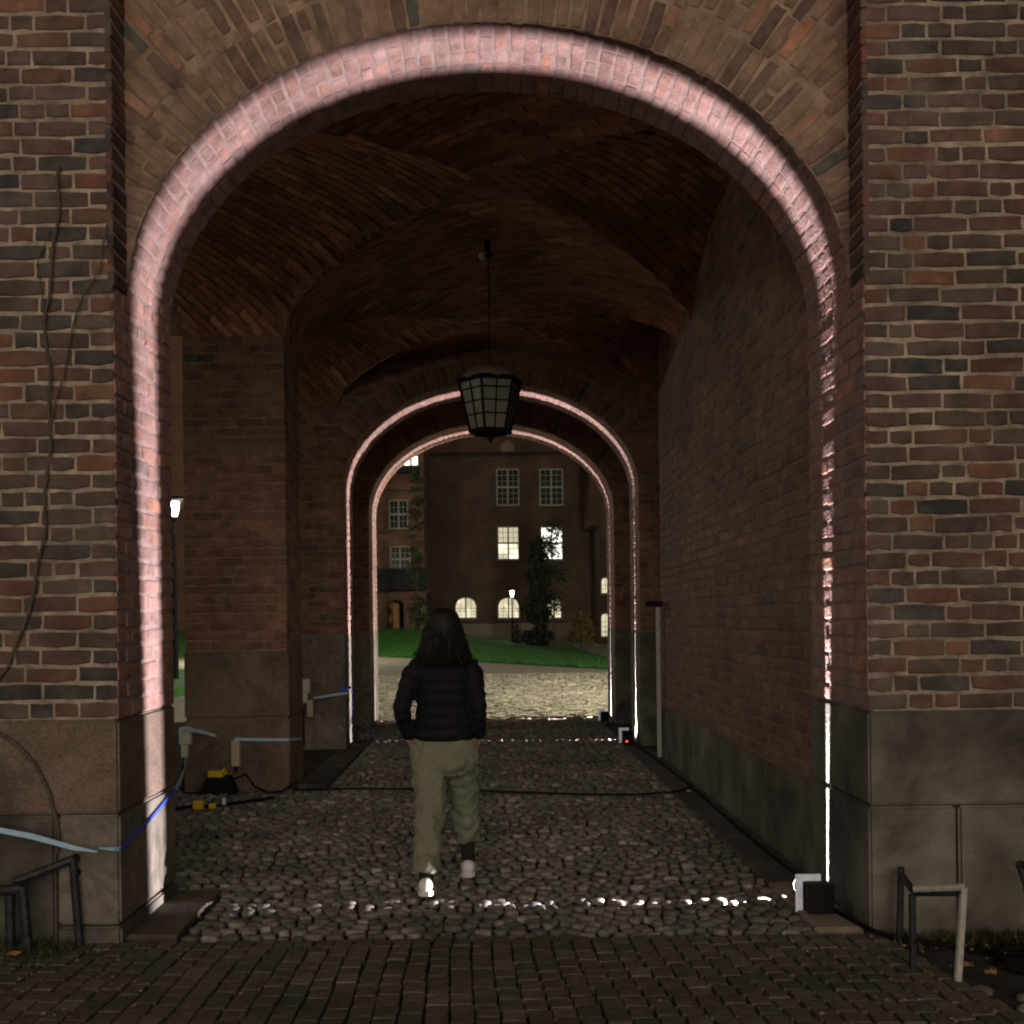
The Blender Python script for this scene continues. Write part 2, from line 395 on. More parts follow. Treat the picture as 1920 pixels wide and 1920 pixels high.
# --- front wall: two piers (mortar cores)
fronts = {}
for sx in (-1, 1):
    xa, xb = sorted((sx*(HW+.022), sx*3.6))
    fw = MB().box(xa, Y0+REC, 1.047, xb, Y1-.003, 8.0)
    fronts[sx] = fw.build("pier_wall", m_mortar, gate); fronts[sx]["label"] = "left brick pier with bare vine stems" if sx < 0 else "right brick pier with dark and brown bricks"
    xa, xb = sorted((sx*(HW+.03), sx*3.6)); MB().box(xa, Y0+.02, 0, xb, Y1-.02, 1.04).build("plinth_core", m_dirt, fronts[sx])
outer = MB()
for sx in (-1, 1):
    xa, xb = sorted((sx*3.6, sx*45)); outer.box(xa, Y0, -.05, xb, Y1, 34)  # unseen wall stretched wide and high to keep the sun off the courtyard
outer.box(-3.6, Y0, 8.0, 3.6, Y1, 34)
outer.box(-2.85, Y1+.002, 5.3, 12, 15.65, 22)
outer.box(2.2, Y1+.002, -.05, 12, 12.2, 5.3)
outer.box(2.75, 12.2, -.05, 12, 15.65, 5.3)
outer.box(-3.3, 12.2, -.05, -2.75, 15.65, 5.3)
outer.build("upper_wall", m_far2, gate)
items = []
zb = 1.05
items += courses(Vector((-HW,Y0,0)), -X, Z, -Y, 0, 1.8, zb, 8.0)
items += courses(Vector((HW,Y0,0)), X, Z, -Y, 0, 1.8, zb, 8.0)
def seen_front(it):
    p = it[0]; return -2.42 < p.x < 2.62 and p.z < 4.47
items.sort(key=lambda it: abs(it[0].x))
for sx in (-1, 1): put_bricks([q for q in items if q[0].x*sx > 0], fronts[sx], m_fac, m_facs, want=seen_front, cap=300)
# --- stones of the facade plinth (they run through to the jamb faces)
def stone(x0,y0,z0,x1,y1,z1,m,parent=None,bev=.012):
    o = bevelled("stone", m, x0,y0,z0,x1,y1,z1, bev, parent or fronts[-1 if x0 < 0 else 1], 2); return o
g = .006
stone(-2.9,Y0-.002,.605,-HW,Y1,1.045,m_granite)
stone(-3.6,Y0-.002,.605,-2.91,Y1-.01,1.045,m_granite)
stone(-2.05,Y0,0.085,-HW,Y1,.599,m_granite_p)
stone(-2.62,Y0,-.05,-2.062,Y1-.01,.599,m_granite_g)
stone(-3.6,Y0,-.05,-2.632,Y1-.01,.599,m_granite_g)
stone(-2.05,Y0-.004,-.05,-HW+.004,Y1+.004,.075,m_granite_g)
stone(HW,Y0-.002,.605,3.0,Y1,1.045,m_granite_g)
stone(3.01,Y0-.002,.605,3.6,Y1-.01,1.045,m_granite_g)
stone(HW,Y0,-.05,2.165,Y1,.599,m_granite_g)
stone(2.178,Y0,-.05,2.9,Y1-.01,.599,m_granite_g)
stone(2.912,Y0,-.05,3.6,Y1-.01,.599,m_granite_g)
# --- recessed spandrel and the arch soffit
def solid_arch(y0, y1, m, name, zt, parent):
    mb = MB(); pr = ell_pts(HW+REC, RISE+REC, SPR); n = len(pr)
    for y in (y0+REC, y1):
        vs = [p+Y*y for p in pr] + [Vector((p.x, y, zt)) for p in pr]
        mb.add(vs, [((i,i+1,n+i+1,n+i) if y < y1 else (i,n+i,n+i+1,i+1)) for i in range(n-1)])
    return mb, pr, n
mb, pr, n = solid_arch(YS, Y1-.004, None, None, 8.0, None)
spandrel = mb.build("arch_spandrel", m_mortar_t, gate)
mb = MB(); vs = [p+Y*(YS+REC) for p in pr] + [p+Y*(Y1-.004) for p in pr]
mb.add(vs, [(i, n+i, n+i+1, i+1) for i in range(n-1)])
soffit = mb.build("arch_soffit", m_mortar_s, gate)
arc, st = ell_by_len(HW, RISE, SPR, .078)
items = []
for ci, (p, tg, nin) in enumerate(arc):
    y = YS + .002; k = ci % 3
    while y < Y1 - .02:
        L = [.25,.12,.25,.12][(k)%4] if R.random() < .8 else .12; k += 1
        if y + L > Y1 - .05: L = Y1 - y
        items.append((p + Y*(y+L/2), Y, tg, nin, L-.014, st-.014*R.uniform(.7,1.3))); y += L
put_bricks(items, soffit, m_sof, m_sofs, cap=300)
items = []
def offset_ring(d, step):
    """even points along the curve lying d outside the arch edge"""
    n_ = 1500; P0 = []
    for i in range(n_+1):
        t = math.pi*i/n_; e = ell(t, HW, RISE, SPR); nn = Vector((RISE*math.cos(t), 0, HW*math.sin(t))).normalized(); P0.append((e + nn*d, nn))
    tot = sum((P0[i+1][0]-P0[i][0]).length for i in range(n_)); k = round(tot/step); st_ = tot/k; acc = 0; nx_ = st_*R.uniform(.3,.7); out = []
    for i in range(n_):
        acc += (P0[i+1][0]-P0[i][0]).length
        if acc >= nx_: out.append(P0[i]); nx_ += st_
    return out, st_
for ring in range(6):
    pts_, sw = offset_ring(.125 + ring*.25, .074)
    for k, (q, nn) in enumerate(pts_):
        sh_ = R.uniform(-.045,.045) if ring else 0
        tg = Vector((-nn.z, 0, nn.x))
        for (o_, L) in (((0, .25),) if R.random() < .86 else ((-.063, .12), (.063, .122))):
            c_ = q + nn*(o_ + sh_)
            if abs(c_.x) < HW + .05 and SPR - .1 < c_.z < 5.3:
                items.append((c_ + Y*YS, nn, tg, -Y, L-.022*R.uniform(.7,1.3), sw - .019*R.uniform(.7,1.3)))
items.sort(key=lambda it: it[0].z)
put_bricks(items, spandrel, m_spd, m_spd, want=lambda it: it[0].z < 4.5, cap=300)
# --- jamb faces below the spring of the arch
jl = MB().box(-HW-.03, Y0+.01, 1.05, -HW-REC, Y1-.006, 4.5)
jamb_l = jl.build("jamb", m_mortar_s, gate); jamb_l["label"] = "left jamb of the arch, washed by the strip of light"
jr = MB().box(HW+REC, Y0+.01, 1.05, HW+.03, Y1-.006, 4.5)
jamb_r = jr.build("jamb", m_mortar_s, gate); jamb_r["label"] = "right jamb of the arch, grazed by the strip of light"
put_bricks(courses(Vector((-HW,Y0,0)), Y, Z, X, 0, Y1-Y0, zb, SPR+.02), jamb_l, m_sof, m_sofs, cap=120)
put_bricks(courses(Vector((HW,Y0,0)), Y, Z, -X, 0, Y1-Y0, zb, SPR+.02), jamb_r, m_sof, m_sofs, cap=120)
for sx, pa in ((-1, jamb_l), (1, jamb_r)):          # return faces beside the recessed spandrel
    put_bricks(courses(Vector((sx*HW,Y0,0)), Y, Z, -X*sx, 0, YS-Y0, SPR+.02, 6.0, hdr=1, sl=.18, hl=.18), pa, m_fac, m_facs, want=lambda it: it[0].z < 4.5, cap=20)
# --- passage walls
PX = 1.83; XR = 1.80
B1a, B1b, B2a, B2b = Y1, 9.13, 9.78, 12.2
A2a, A2b, A3a, A3b = 12.2, 13.0, 14.7, 15.65
wallr = MB().box(XR+REC, Y1-.002, 0, XR+.30, 10.95, 5.2); wallr.box(2.1+REC, 10.95-.002, 0, 2.4, B2b, 5.2)
wallr = wallr.build("passage_wall", m_mortar_i, gate); wallr["label"] = "long inner wall on the right of the passage"
it = courses(Vector((XR,Y1,0)), Y, Z, -X, 0, 10.95-Y1, .56, 4.75) + courses(Vector((2.1,10.95,0)), Y, Z, -X, 0, 1.25, .56, 4.75, clip=True) + courses(Vector((XR,10.95,0)), X, Z, Y, 0, .28, .56, 4.75)
it.sort(key=lambda q: q[0].y)
put_bricks(it, wallr, m_int, m_ints, want=lambda q: q[0].y < 8.6 and q[0].z < 3.4 and q[3].x < -.5, cap=300)
x = Y1 + .01
for L in (1.15, 1.3, 1.2, 1.4, .24):
    bevelled("stone", m_granite_g, XR-.012, x, -.05, XR+.2, x+L-.012, .545, .01, wallr, 2); x += L
# left pier between the two bays
pier = MB().box(-2.74, B1b+REC, 0, -PX-REC, B2a-.002, 5.2).build("inner_pier", m_mortar_i, gate)
put_bricks(courses(Vector((-PX,B1b,0)), -X, Z, -Y, 0, .91, 1.245, 4.72), pier, m_int, m_ints, cap=220)
put_bricks(courses(Vector((-PX,B1b,0)), Y, Z, X, 0, B2a-B1b, 1.245, 4.72), pier, m_int, m_ints, cap=80)
for (z0, z1) in ((-.05,.63),(.642,1.235)):
    bevelled("stone", m_granite, -2.75, B1b-.012, z0, -PX+.012, B2a+.01, z1, .012, pier, 2)
# arches two and three: slabs with opening
def inner_arch(ya, yb, label, xo, brick_front=True, plz=1.33):
    a = arch_slab(ya+REC, yb-REC, HW, SPR-.02, RISE-.08, xo, 5.25, REC).build("cross_arch", m_mortar_i, gate); a["label"] = label
    it = []
    rise = RISE-.08; sp = SPR-.02
    inside = lambda xx, zz, g=.04: (zz < sp and abs(xx) < HW+g) or (zz >= sp and (xx/(HW+g))**2 + ((zz-sp)/(rise+g))**2 < 1)
    for sx in (-1, 1):
        for q in courses(Vector((0,ya,0)), X*sx, Z, -Y, HW-.0, xo, plz, 5.0): it.append(q)
    for q in courses(Vector((-HW,ya,0)), X, Z, -Y, 0, 2*HW, SPR, 5.0):
        if not inside(q[0].x, q[0].z, .32): it.append(q)
    ring, s2 = ell_by_len(HW, rise, sp, .08)
    for (p, tg, nin) in ring: it.append((p - nin*.15 + Y*ya, -nin, tg, -Y, .25, s2-.014))
    put_bricks(it, a, m_int, m_ints, want=lambda q: False)
    it = []
    for ci, (p, tg, nin) in enumerate(ring):
        y = ya; k = ci % 2
        while y < yb-.02:
            L = .25 if k % 2 else .12; k += 1
            if y+L > yb-.05: L = yb-y
            it.append((p + Y*(y+L/2), Y, tg, nin, L-.014, s2-.012)); y += L
    it += courses(Vector((-HW,ya,0)), Y, Z, X, 0, yb-ya, plz, sp+.02) + courses(Vector((HW,ya,0)), Y, Z, -X, 0, yb-ya, plz, sp+.02)
    put_bricks(it, a, m_sofs, m_sofs, want=lambda q: False)
    for sx in (-1, 1):
        for z0, z1 in ((-.05, .66), (.67, plz-.006)):
            xa, xb = sorted((sx*(HW-.002), sx*xo)); bevelled("stone", m_granite_p if sx < 0 else m_granite_g, xa, ya-.01, z0, xb, yb+.01, z1, .01, a, 2)
    return a
arch2 = inner_arch(A2a, A2b, "second arch of the passage with a thin strip of light", 2.70)
arch3 = inner_arch(A3a, A3b, "last arch of the passage, opening to the courtyard", 2.70)
# bay between arch two and three
b3 = MB(); b3.box(-2.75, A2b, -.05, -2.6, A3a, 5.2); b3.box(2.6, A2b, -.05, 2.75, A3a, 5.2); b3.box(-2.75, A2b, 4.75, 2.75, A3a, 5.2)
b3.build("third_bay", m_mortar_i, gate)
# --- vault as a height field, bays groined
ZV, RV = 4.04, .70
def half(v, c, h):
    q = 1 - ((v-c)/h)**2
    return ZV + RV*math.sqrt(q) if q > 0 else ZV
BAYS = (((B1a+B1b)/2, (B1b-B1a)/2), ((B2a+B2b)/2, (B2b-B2a)/2))
def zA(x_): return half(x_, 0, PX) if abs(x_) < PX else -9
def zB(y_):
    for c, h in BAYS:
        if abs(y_-c) <= h: return half(y_, c, h)
    return -9
def zc(x_, y_):
    a_, b_ = zA(x_), zB(y_); z_ = max(a_, b_)
    if z_ < 0: return ZV
    if a_ > 0 and b_ > 0: z_ -= .075*math.exp(-abs(a_-b_)/.05)
    return z_
def ang_space(c, h, n):
    return [c - h*math.cos(math.pi*i/n) for i in range(n+1)]
vm = MB()
ys = ang_space(*BAYS[0], 60) + [B1b+.2, B1b+.45] + ang_space(*BAYS[1], 44)
xs = [-2.76, -2.6, -2.3, -2.0] + ang_space(0, PX, 64) + [1.9, 2.11]
vs = [(x_, y_, zc(x_, y_)+REC) for y_ in ys for x_ in xs]; nx = len(xs)
fs = []
for j in range(len(ys)-1):
    for i in range(nx-1):
        cy = (ys[j]+ys[j+1])/2; cx = (xs[i]+xs[i+1])/2
        if zB(cy) < 0 and abs(cx) > PX: continue
        fs.append((j*nx+i, (j+1)*nx+i, (j+1)*nx+i+1, j*nx+i+1))
vm.add(vs, fs)
vault = vm.build("vault", m_mortar_v, gate)
luns = [MB(), MB()]
for j in range(len(ys)-1):
    if zB((ys[j]+ys[j+1])/2) < 0: continue
    lun = luns[0 if ys[j] < 9.3 else 1]
    za_, zb2 = zB(ys[j])+.01, zB(ys[j+1])+.01; x0_, x1_ = -2.84, -2.762
    if za_ < 0: za_ = zb2
    if zb2 < 0: zb2 = za_
    lun.add([(x0_,ys[j],za_),(x1_,ys[j],za_),(x1_,ys[j+1],zb2),(x0_,ys[j+1],zb2),(x0_,ys[j],5.31),(x1_,ys[j],5.31),(x1_,ys[j+1],5.31),(x0_,ys[j+1],5.31)], ((0,1,2,3),(4,7,6,5),(0,4,5,1),(1,5,6,2),(2,6,7,3),(3,7,4,0)))
for lun in luns: lun.build("side_arch_head", m_mortar_i, gate)
# vault bricks laid on the slant
def barrel_len(c, h):
    n_ = 400; pts = [(c - h*math.cos(math.pi*i/n_)) for i in range(n_+1)]
    zz = [half(p_, c, h) for p_ in pts]; L = [0]
    for i in range(n_): L.append(L[-1] + math.hypot(pts[i+1]-pts[i], zz[i+1]-zz[i]))
    return pts, zz, L
def interp(tab, s):
    pts, zz, L = tab
    if s <= 0 or s >= L[-1]: return None
    lo, hi = 0, len(L)-1
    while hi-lo > 1:
        m_ = (lo+hi)//2
        if L[m_] <= s: lo = m_
        else: hi = m_
    f_ = (s-L[lo])/(L[hi]-L[lo]); return pts[lo]+(pts[hi]-pts[lo])*f_, zz[lo]+(zz[hi]-zz[lo])*f_
vb = MB()
def lay(tab, t0, t1, axis, test, slant):
    Ltot = tab[2][-1]; ca, sa = math.cos(slant), math.sin(slant)
    pc, LB = .083, .26
    ext = Ltot + (t1-t0)
    ncs = int(ext/pc)+2
    for ci in range(-ncs, ncs):
        for bi in range(int(-ext/LB)-1, int(ext/LB)+1):
            a_ = (bi + (.5 if ci % 2 else 0))*LB; b_ = ci*pc
            s_ = Ltot/2 + a_*ca - b_*sa; t_ = (t0+t1)/2 + a_*sa + b_*ca
            if not (t0 < t_ < t1): continue
            q = interp(tab, s_)
            if not q: continue
            wx, wy = (q[0], t_) if axis == 'x' else (t_, q[0])
            if not test(wx, wy): continue
            ring = []
            for (da, db) in ((-.5,-.5),(.5,-.5),(.5,.5),(-.5,.5)):
                aa = a_ + da*(LB-.014); bb = b_ + db*(pc-.014)
                ss = Ltot/2 + aa*ca - bb*sa; tt = min(max((t0+t1)/2 + aa*sa + bb*ca, t0), t1)
                qq = interp(tab, min(max(ss, 1e-4), Ltot-1e-4))
                ring.append((qq[0], tt) if axis == 'x' else (tt, qq[0]))
            dz = R.uniform(-.003,.004)
            lo_ = [Vector((p_[0], p_[1], zc(p_[0], p_[1]) - dz)) for p_ in ring]
            hi_ = [p_ + Z*.03 for p_ in lo_]
            vb.add(lo_+hi_, ((0,1,2,3),(0,4,5,1),(1,5,6,2),(2,6,7,3),(3,7,4,0)), R.uniform(.001,.999))
tabA = barrel_len(0, PX)
lay(tabA, B1a, B2b, 'x', lambda a_, b_: zA(a_) >= zB(b_), rad(-30))
for c, h in BAYS:
    lay(barrel_len(c, h), -2.75, 2.1, 'y', lambda a_, b_: zB(b_) > zA(a_), rad(38))
vb.build("brickwork", m_vlt, vault, kind="stuff")

# ================================================================== GROUND
gm = MB()
def gz(x_, y_): return -.035
gm.add([(-200,-60,-.035),(200,-60,-.035),(200,15.7,-.035),(-200,15.7,-.035)], [(0,1,2,3)])
soil = gm.build("ground", m_dirt, kind="structure")
court = MB().add([(-200,15.7,-.03),(200,15.7,-.03),(200,300,-.03),(-200,300,-.03)], [(0,1,2,3)]).build("courtyard", mat("courtyard_gravel", (.30,.27,.21), .9, var=.25, scale=6, bump=1, bscale=18, bdist=.03), kind="structure")
# setts of the street
def sett_unit(seed):
    r = random.Random(seed); v = []; o = [(-.5,-.5),(.5,-.5),(.5,.5),(-.5,.5)]
    o = [(a+r.uniform(-.04,.04), b+r.uniform(-.04,.04)) for a, b in o]
    v += [(a, b, -1) for a, b in o] + [(a, b, -.10) for a, b in o] + [(a*.92, b*.97, r.uniform(-.02,.05)) for a, b in o] + [(0,0,.06)]
    f = []
    for k in range(4):
        q = (k+1)%4; f += [(k,q,4+q,4+k),(4+k,4+q,8+q,8+k),(8+k,8+q,12)]
    return v, f
SU = [sett_unit(50+i) for i in range(6)]
def cob_unit(seed):
    r = random.Random(seed); v = []; n_ = 8
    sc = [r.uniform(.86,1.1) for _ in range(n_)]
    for (rr, z_) in ((1.0,-.9),(1.0,-.35),(.86,-.08),(.5,.04)):
        for k in range(n_):
            t = 2*math.pi*(k+.5)/n_; sq = 1/max(abs(math.cos(t)), abs(math.sin(t)))**.55
            v.append((.5*rr*sc[k]*math.cos(t)*sq*.93, .5*rr*sc[k]*math.sin(t)*sq*.93, z_))
    v.append((0,0,.06)); f = []
    for j in range(3):
        for k in range(n_): f.append((j*n_+k, j*n_+(k+1)%n_, (j+1)*n_+(k+1)%n_, (j+1)*n_+k))
    for k in range(n_): f.append((3*n_+k, 3*n_+(k+1)%n_, 4*n_))
    return v, f
CU = [cob_unit(80+i) for i in range(8)]
def unit_meshes(units, name, m, smooth=False):
    out = []
    for v, f in units:
        me = bpy.data.meshes.new(name); me.from_pydata(v, [], f); me.materials.append(m)
        if smooth: me.polygons.foreach_set("use_smooth", [True]*len(me.polygons))
        out.append(me)
    return out
def put_stones(items, units, parent, name, m_obj, m_join, cap, joined, smooth):
    ms = unit_meshes(units, name, m_obj, smooth)
    for i, (p, L, Wd, T, rz) in enumerate(items[:cap]):
        tj = .007 if name == 'sett' else .03; o = bpy.data.objects.new(name, R.choice(ms)); COL.objects.link(o); o.parent = parent
        o.location = p; o.scale = (L, Wd, T); o.rotation_euler = (R.uniform(-tj,tj), R.uniform(-tj,tj), rz)
    mb = MB()
    for (p, L, Wd, T, rz) in items[cap:]:
        v, f = units[R.randrange(len(units))]; c, s = math.cos(rz), math.sin(rz); tx, ty = R.uniform(-.015,.015), R.uniform(-.015,.015)
        mb.add([(p[0]+c*a*L-s*b*Wd, p[1]+s*a*L+c*b*Wd, p[2]+q*T+tx*a*L+ty*b*Wd) for a, b, q in v], f, R.uniform(.001,.999))
    if mb.v: mb.build(joined, m_join, parent, smooth, kind="stuff")
street = tag(empty("street"), kind="structure")
setts = []
cw = .0915; fan = .07
for k in range(-26, 20):
    yy = 4.83 - R.uniform(0,.03)
    while yy > 2.2:
        L = R.uniform(.085,.125); yc = yy - L/2
        xx = (k+.5)*cw*(1 + fan*(4.83-yc)) - .02*math.sin(yc*3)
        setts.append(((xx+R.uniform(-.003,.003), yc, R.uniform(-.002,.002)), cw*(1+fan*(4.83-yc))-.010, L-.004, .045, R.uniform(-.015,.015)))
        yy -= L
setts.sort(key=lambda s: (0 if abs(s[0][0]-.1) < s[0][1]*.56 else 1, -0 if s[0][1] > 3.7 else 1, s[0][1]))
put_stones(setts, SU, street, "sett", m_set, m_sets, 300, "setts", False)
passage = tag(empty("passage_paving"), kind="structure")
cobs = []
yy = 4.88
while yy < 14.95:
    D = R.uniform(.060,.074); xx = -1.50 if not (B1a+.03 < yy < B1b-.05) else -2.9
    lim = 1.50
    if A2b < yy < A3a: xx = -2.1
    while xx < lim:
        Wd = R.uniform(.060,.105)
        cobs.append(((xx+Wd/2, yy+R.uniform(-.012,.012)+.02*math.sin(xx*4+yy), R.uniform(-.013,.011)), Wd-.004, D*1.0, .030, R.uniform(-.25,.25)))
        xx += Wd
    yy += D
put_stones(cobs, CU, passage, "cobble", m_cob, m_cobs, 300, "cobbles", True)
# kerb slabs along the walls
m_kerb_lit = mat('spill_lightened_concrete', (.22,.195,.155), .9, var=.2, scale=5, bump=.4)  # light spilling from the light box is put into this slab's colour
for sx in (-1, 1):
    y_ = Y0+.06
    for L in (.83, 1.2, 1.2, 1.2, 1.2, 1.2):
        if sx < 0 and Y1 < y_+L/2 < B1b: y_ += L; continue
        xa, xb = sorted((sx*1.515, sx*(HW-.004))) if y_ > 10.8 or y_ < 5.2 else sorted((sx*1.515, sx*(XR-.014)))
        if y_ < 5.2: xa, xb = sorted((sx*1.515, sx*(HW-.006)))
        bevelled("kerb_slab", m_kerb_lit if (sx > 0 and y_ < 5) else m_concrete, xa, y_, -.1, xb, y_+L-.012, .018, .006, passage); y_ += L
# rubble at foot of the right wall outside, and side strip
rub = []
for i in range(46):
    rub.append(((R.uniform(1.95,2.9), R.uniform(3.55,4.2), R.uniform(-.03,-.005)), R.uniform(.08,.16), R.uniform(.07,.12), .06, R.uniform(0,3)))
verge = tag(empty("stone_verge"), kind="structure")
put_stones(rub, CU, verge, "cobble", m_cob, m_cobs, 60, "cobbles", True)
# courtyard setts near the exit
cs = []
yy = 15.0
while yy < 28:
    d = .13; xx = -4.2
    while xx < 5.4:
        w_ = R.uniform(.11,.15)
        cs.append(((xx+w_/2, yy+.06*math.sin(xx*2.2), R.uniform(-.018,.012)), w_-.016, d-.015, .04, R.uniform(-.25,.25))); xx += w_
    yy += d
put_stones(cs, SU, court, "sett", m_crt, m_crt, 0, "setts", False)
lt = MB()
for i in range(420):
    x_ = R.choice((R.gauss(-2.2,.35), R.gauss(2.2,.3), R.uniform(-2,2), R.gauss(-1.45,.12), R.gauss(1.45,.12))); y_ = R.uniform(3.7,4.85) if abs(x_) > 1.6 else R.uniform(3.8, 9)
    s_ = R.uniform(.005,.014); a = R.uniform(0,6.28); c_, d_ = math.cos(a)*s_, math.sin(a)*s_; z_ = .012
    lt.add([(x_-c_,y_-d_,z_),(x_+d_,y_-c_,z_+.004),(x_+c_,y_+d_,z_+.001),(x_-d_,y_+c_,z_+.006)], [(0,1,2,3)])
lt.build("leaf_litter", m_leaf, kind="stuff")
# gravel/sand and moss in the gaps: tufts at wall foot
gr = MB()
for i in range(1600):
    sx = R.choice((-1,-1,-1,-1,1)); x_ = sx*R.uniform(1.8,2.9); y_ = 4.79 - abs(R.gauss(0,.15 if sx < 0 else .06)); h = R.uniform(.01,.05); a = R.uniform(0,6.28)
    if sx < 0 and x_ > -1.95: continue
    dx, dy = math.cos(a)*.012, math.sin(a)*.012
    gr.add([(x_-dx,y_-dy,-.03),(x_+dx,y_+dy,-.03),(x_+R.uniform(-.03,.03),y_+R.uniform(-.03,.03),h)], [(0,1,2)])
gr.build("weeds", mat("mossy_weeds", (.05,.055,.02), .9, var=.4), kind="stuff")

# ================================================================== BLADE LIGHTS
def blade_light(xl, yl, zl, power, label, box_y, ax, az, gap, scale=1.0, led=False, frame_glow=True):
    t = tag(empty("blade_light_fixture", (xl, yl, 0)), label, "light fixture", "blade lights at the foot of the arches")
    bevelled("body", m_black, -.075*scale, box_y-yl, .0, .05*scale, box_y-yl+.10, .165*scale, .004, t)
    fr = MB(); w_ = .035*scale
    fr.box(-.118*scale, box_y-yl+.075, .01, -.118*scale+w_, box_y-yl+.085, .198*scale)
    fr.box(-.118*scale+w_, box_y-yl+.075, .198*scale-w_, .008*scale, box_y-yl+.085, .198*scale)
    fr.build("lit_frame", m_glow, t)
    MB().box(-.09*scale, box_y-yl+.02, 0, .0, box_y-yl+.19, .012).build("foot", m_black, t)
    MB().box(-.045, -.03, .0, .10, .03, .048).build('added_spill_shield', m_black, t)  # added under the lamp to keep its light off the kerb
    # two round shutter blades with a hair gap; the lamp sits between them
    nrm = Vector((-ax, 1, -az)).normalized(); rb = .052
    a1 = nrm.cross(Z).normalized(); a2 = nrm.cross(a1)
    for s_ in (-1, 1):
        mb = MB(); c0 = Vector((0,0,zl)) + nrm*gap*s_; c1 = c0 + nrm*.006*s_; n_ = 40; vs = []
        for c_ in (c0, c1):
            vs += [c_ + a1*rb*math.cos(2*math.pi*k/n_) + a2*rb*math.sin(2*math.pi*k/n_) for k in range(n_)]
        mb.add(vs, [tuple(range(n_)), tuple(range(2*n_-1, n_-1, -1))] + [(k, (k+1)%n_, n_+(k+1)%n_, n_+k) for k in range(n_)])
        mb.build("shutter_blade", m_black, t)
    ld = bpy.data.lights.new("blade_lamp", 'POINT'); lo = bpy.data.objects.new("blade_lamp", ld); COL.objects.link(lo); lo.parent = t
    lo.location = (0, 0, zl); ld.energy = power; ld.color = (1.0, .86, .90); ld.shadow_soft_size = .0002 if led or scale < .9 else .0008
    if led:
        MB().loft([(-.03,box_y-yl-.006,.028,.012,.004),(-.03,box_y-yl-.006,.044,.012,.004)],8).build("indicator_light", m_led, t)
    return t
blade_light(1.628, 5.41, .074, 1600, "black light box with lit white corner frame at foot of front arch", 5.07, .021, -.035, .0018)
blade_light(1.60, 12.60, .085, 1700, "light box with red indicator beside the second arch", 12.08, 0, 0, .0015, .95, True)
blade_light(1.62, 15.25, .085, 1500, "farthest light box, at the last arch by the courtyard", 14.75, 0, 0, .0014, .85)

# ================================================================== LANTERN
def hexring(r_, z_, n_=6, ph=0.26): return [Vector((r_*math.cos(ph+2*math.pi*k/n_), r_*math.sin(ph+2*math.pi*k/n_), z_)) for k in range(n_)]
LY = 9.1; LZ0 = 3.16; LZ1 = 3.60
lan = tag(empty("hanging_lantern", (0.0, LY, 0)), "unlit six-sided iron lantern with frosted panes hanging from the vault", "lantern")
Rt, Rb = .285, .185
top, bot = hexring(Rt, LZ1), hexring(Rb, LZ0)
fr = MB()
for k in range(6):
    q = (k+1)%6
    fr.tube([bot[k], top[k]], .013, 6); fr.tube([top[k], top[q]], .022, 6); fr.tube([bot[k], bot[q]], .018, 6)
    fr.tube([(bot[k]+bot[q])/2*.995, (top[k]+top[q])/2*.995], .006, 4)
    for j in (1,2,3):
        t = j/4+.06; fr.tube([bot[k].lerp(top[k], t), bot[q].lerp(top[q], t)], .006, 4)
    fr.tube([bot[k], Vector((0,0,LZ0-.05))], .008, 4)
    fr.tube([top[k], Vector((0,0,LZ1+.13))], .008, 4)
fr.loft([(0,0,LZ0-.10,.004,.004),(0,0,LZ0-.08,.02,.02),(0,0,LZ0-.05,.03,.03),(0,0,LZ0-.03,.012,.012)], 10)
fr.build("frame", m_black, lan)
for k in range(6):
    q = (k+1)%6; c = Vector((0,0,0))
    p4 = [bot[k]*1, bot[q]*1, top[q]*1, top[k]*1]
    p4 = [Vector((p.x*.965, p.y*.965, p.z)) for p in p4]; p8 = [Vector((p.x*.985, p.y*.985, p.z)) for p in p4]
    MB().add(p4+p8, ((0,1,2,3),(4,7,6,5),(0,4,5,1),(2,6,7,3),(1,5,6,2),(3,7,4,0))).build("pane", m_glass_l, lan)
MB().loft([(0,0,LZ1+.005,.27,.27),(0,0,LZ1+.06,.24,.24),(0,0,LZ1+.11,.17,.17),(0,0,LZ1+.135,.08,.08),(0,0,LZ1+.17,.03,.03)], 24).build("cap", m_dome, lan, True)
MB().tube([(0,0,LZ1+.15),(0,0,4.73)], .006, 6).build("rod", m_black, lan)
MB().loft([(0,0,4.70,.02,.02),(0,0,4.72,.035,.035),(0,0,4.745,.035,.035)],12).build("ceiling_cup", m_black, lan)
# small sensor on the vault
cam2 = tag(empty("ceiling_spotlight", (-.04, 8.75, 4.72)), "tiny white bulb on a black bracket under the vault crown", "spotlight")
MB().box(.01,-.02,-.09,.06,.03,.01).build("bracket", m_black, cam2)
MB().loft([(-.01,-.02,-.16,.012,.012),(-.01,-.02,-.145,.028,.028),(-.01,-.02,-.115,.03,.03),(0,-.01,-.09,.016,.016)],12).build("bulb", m_white, cam2, True)

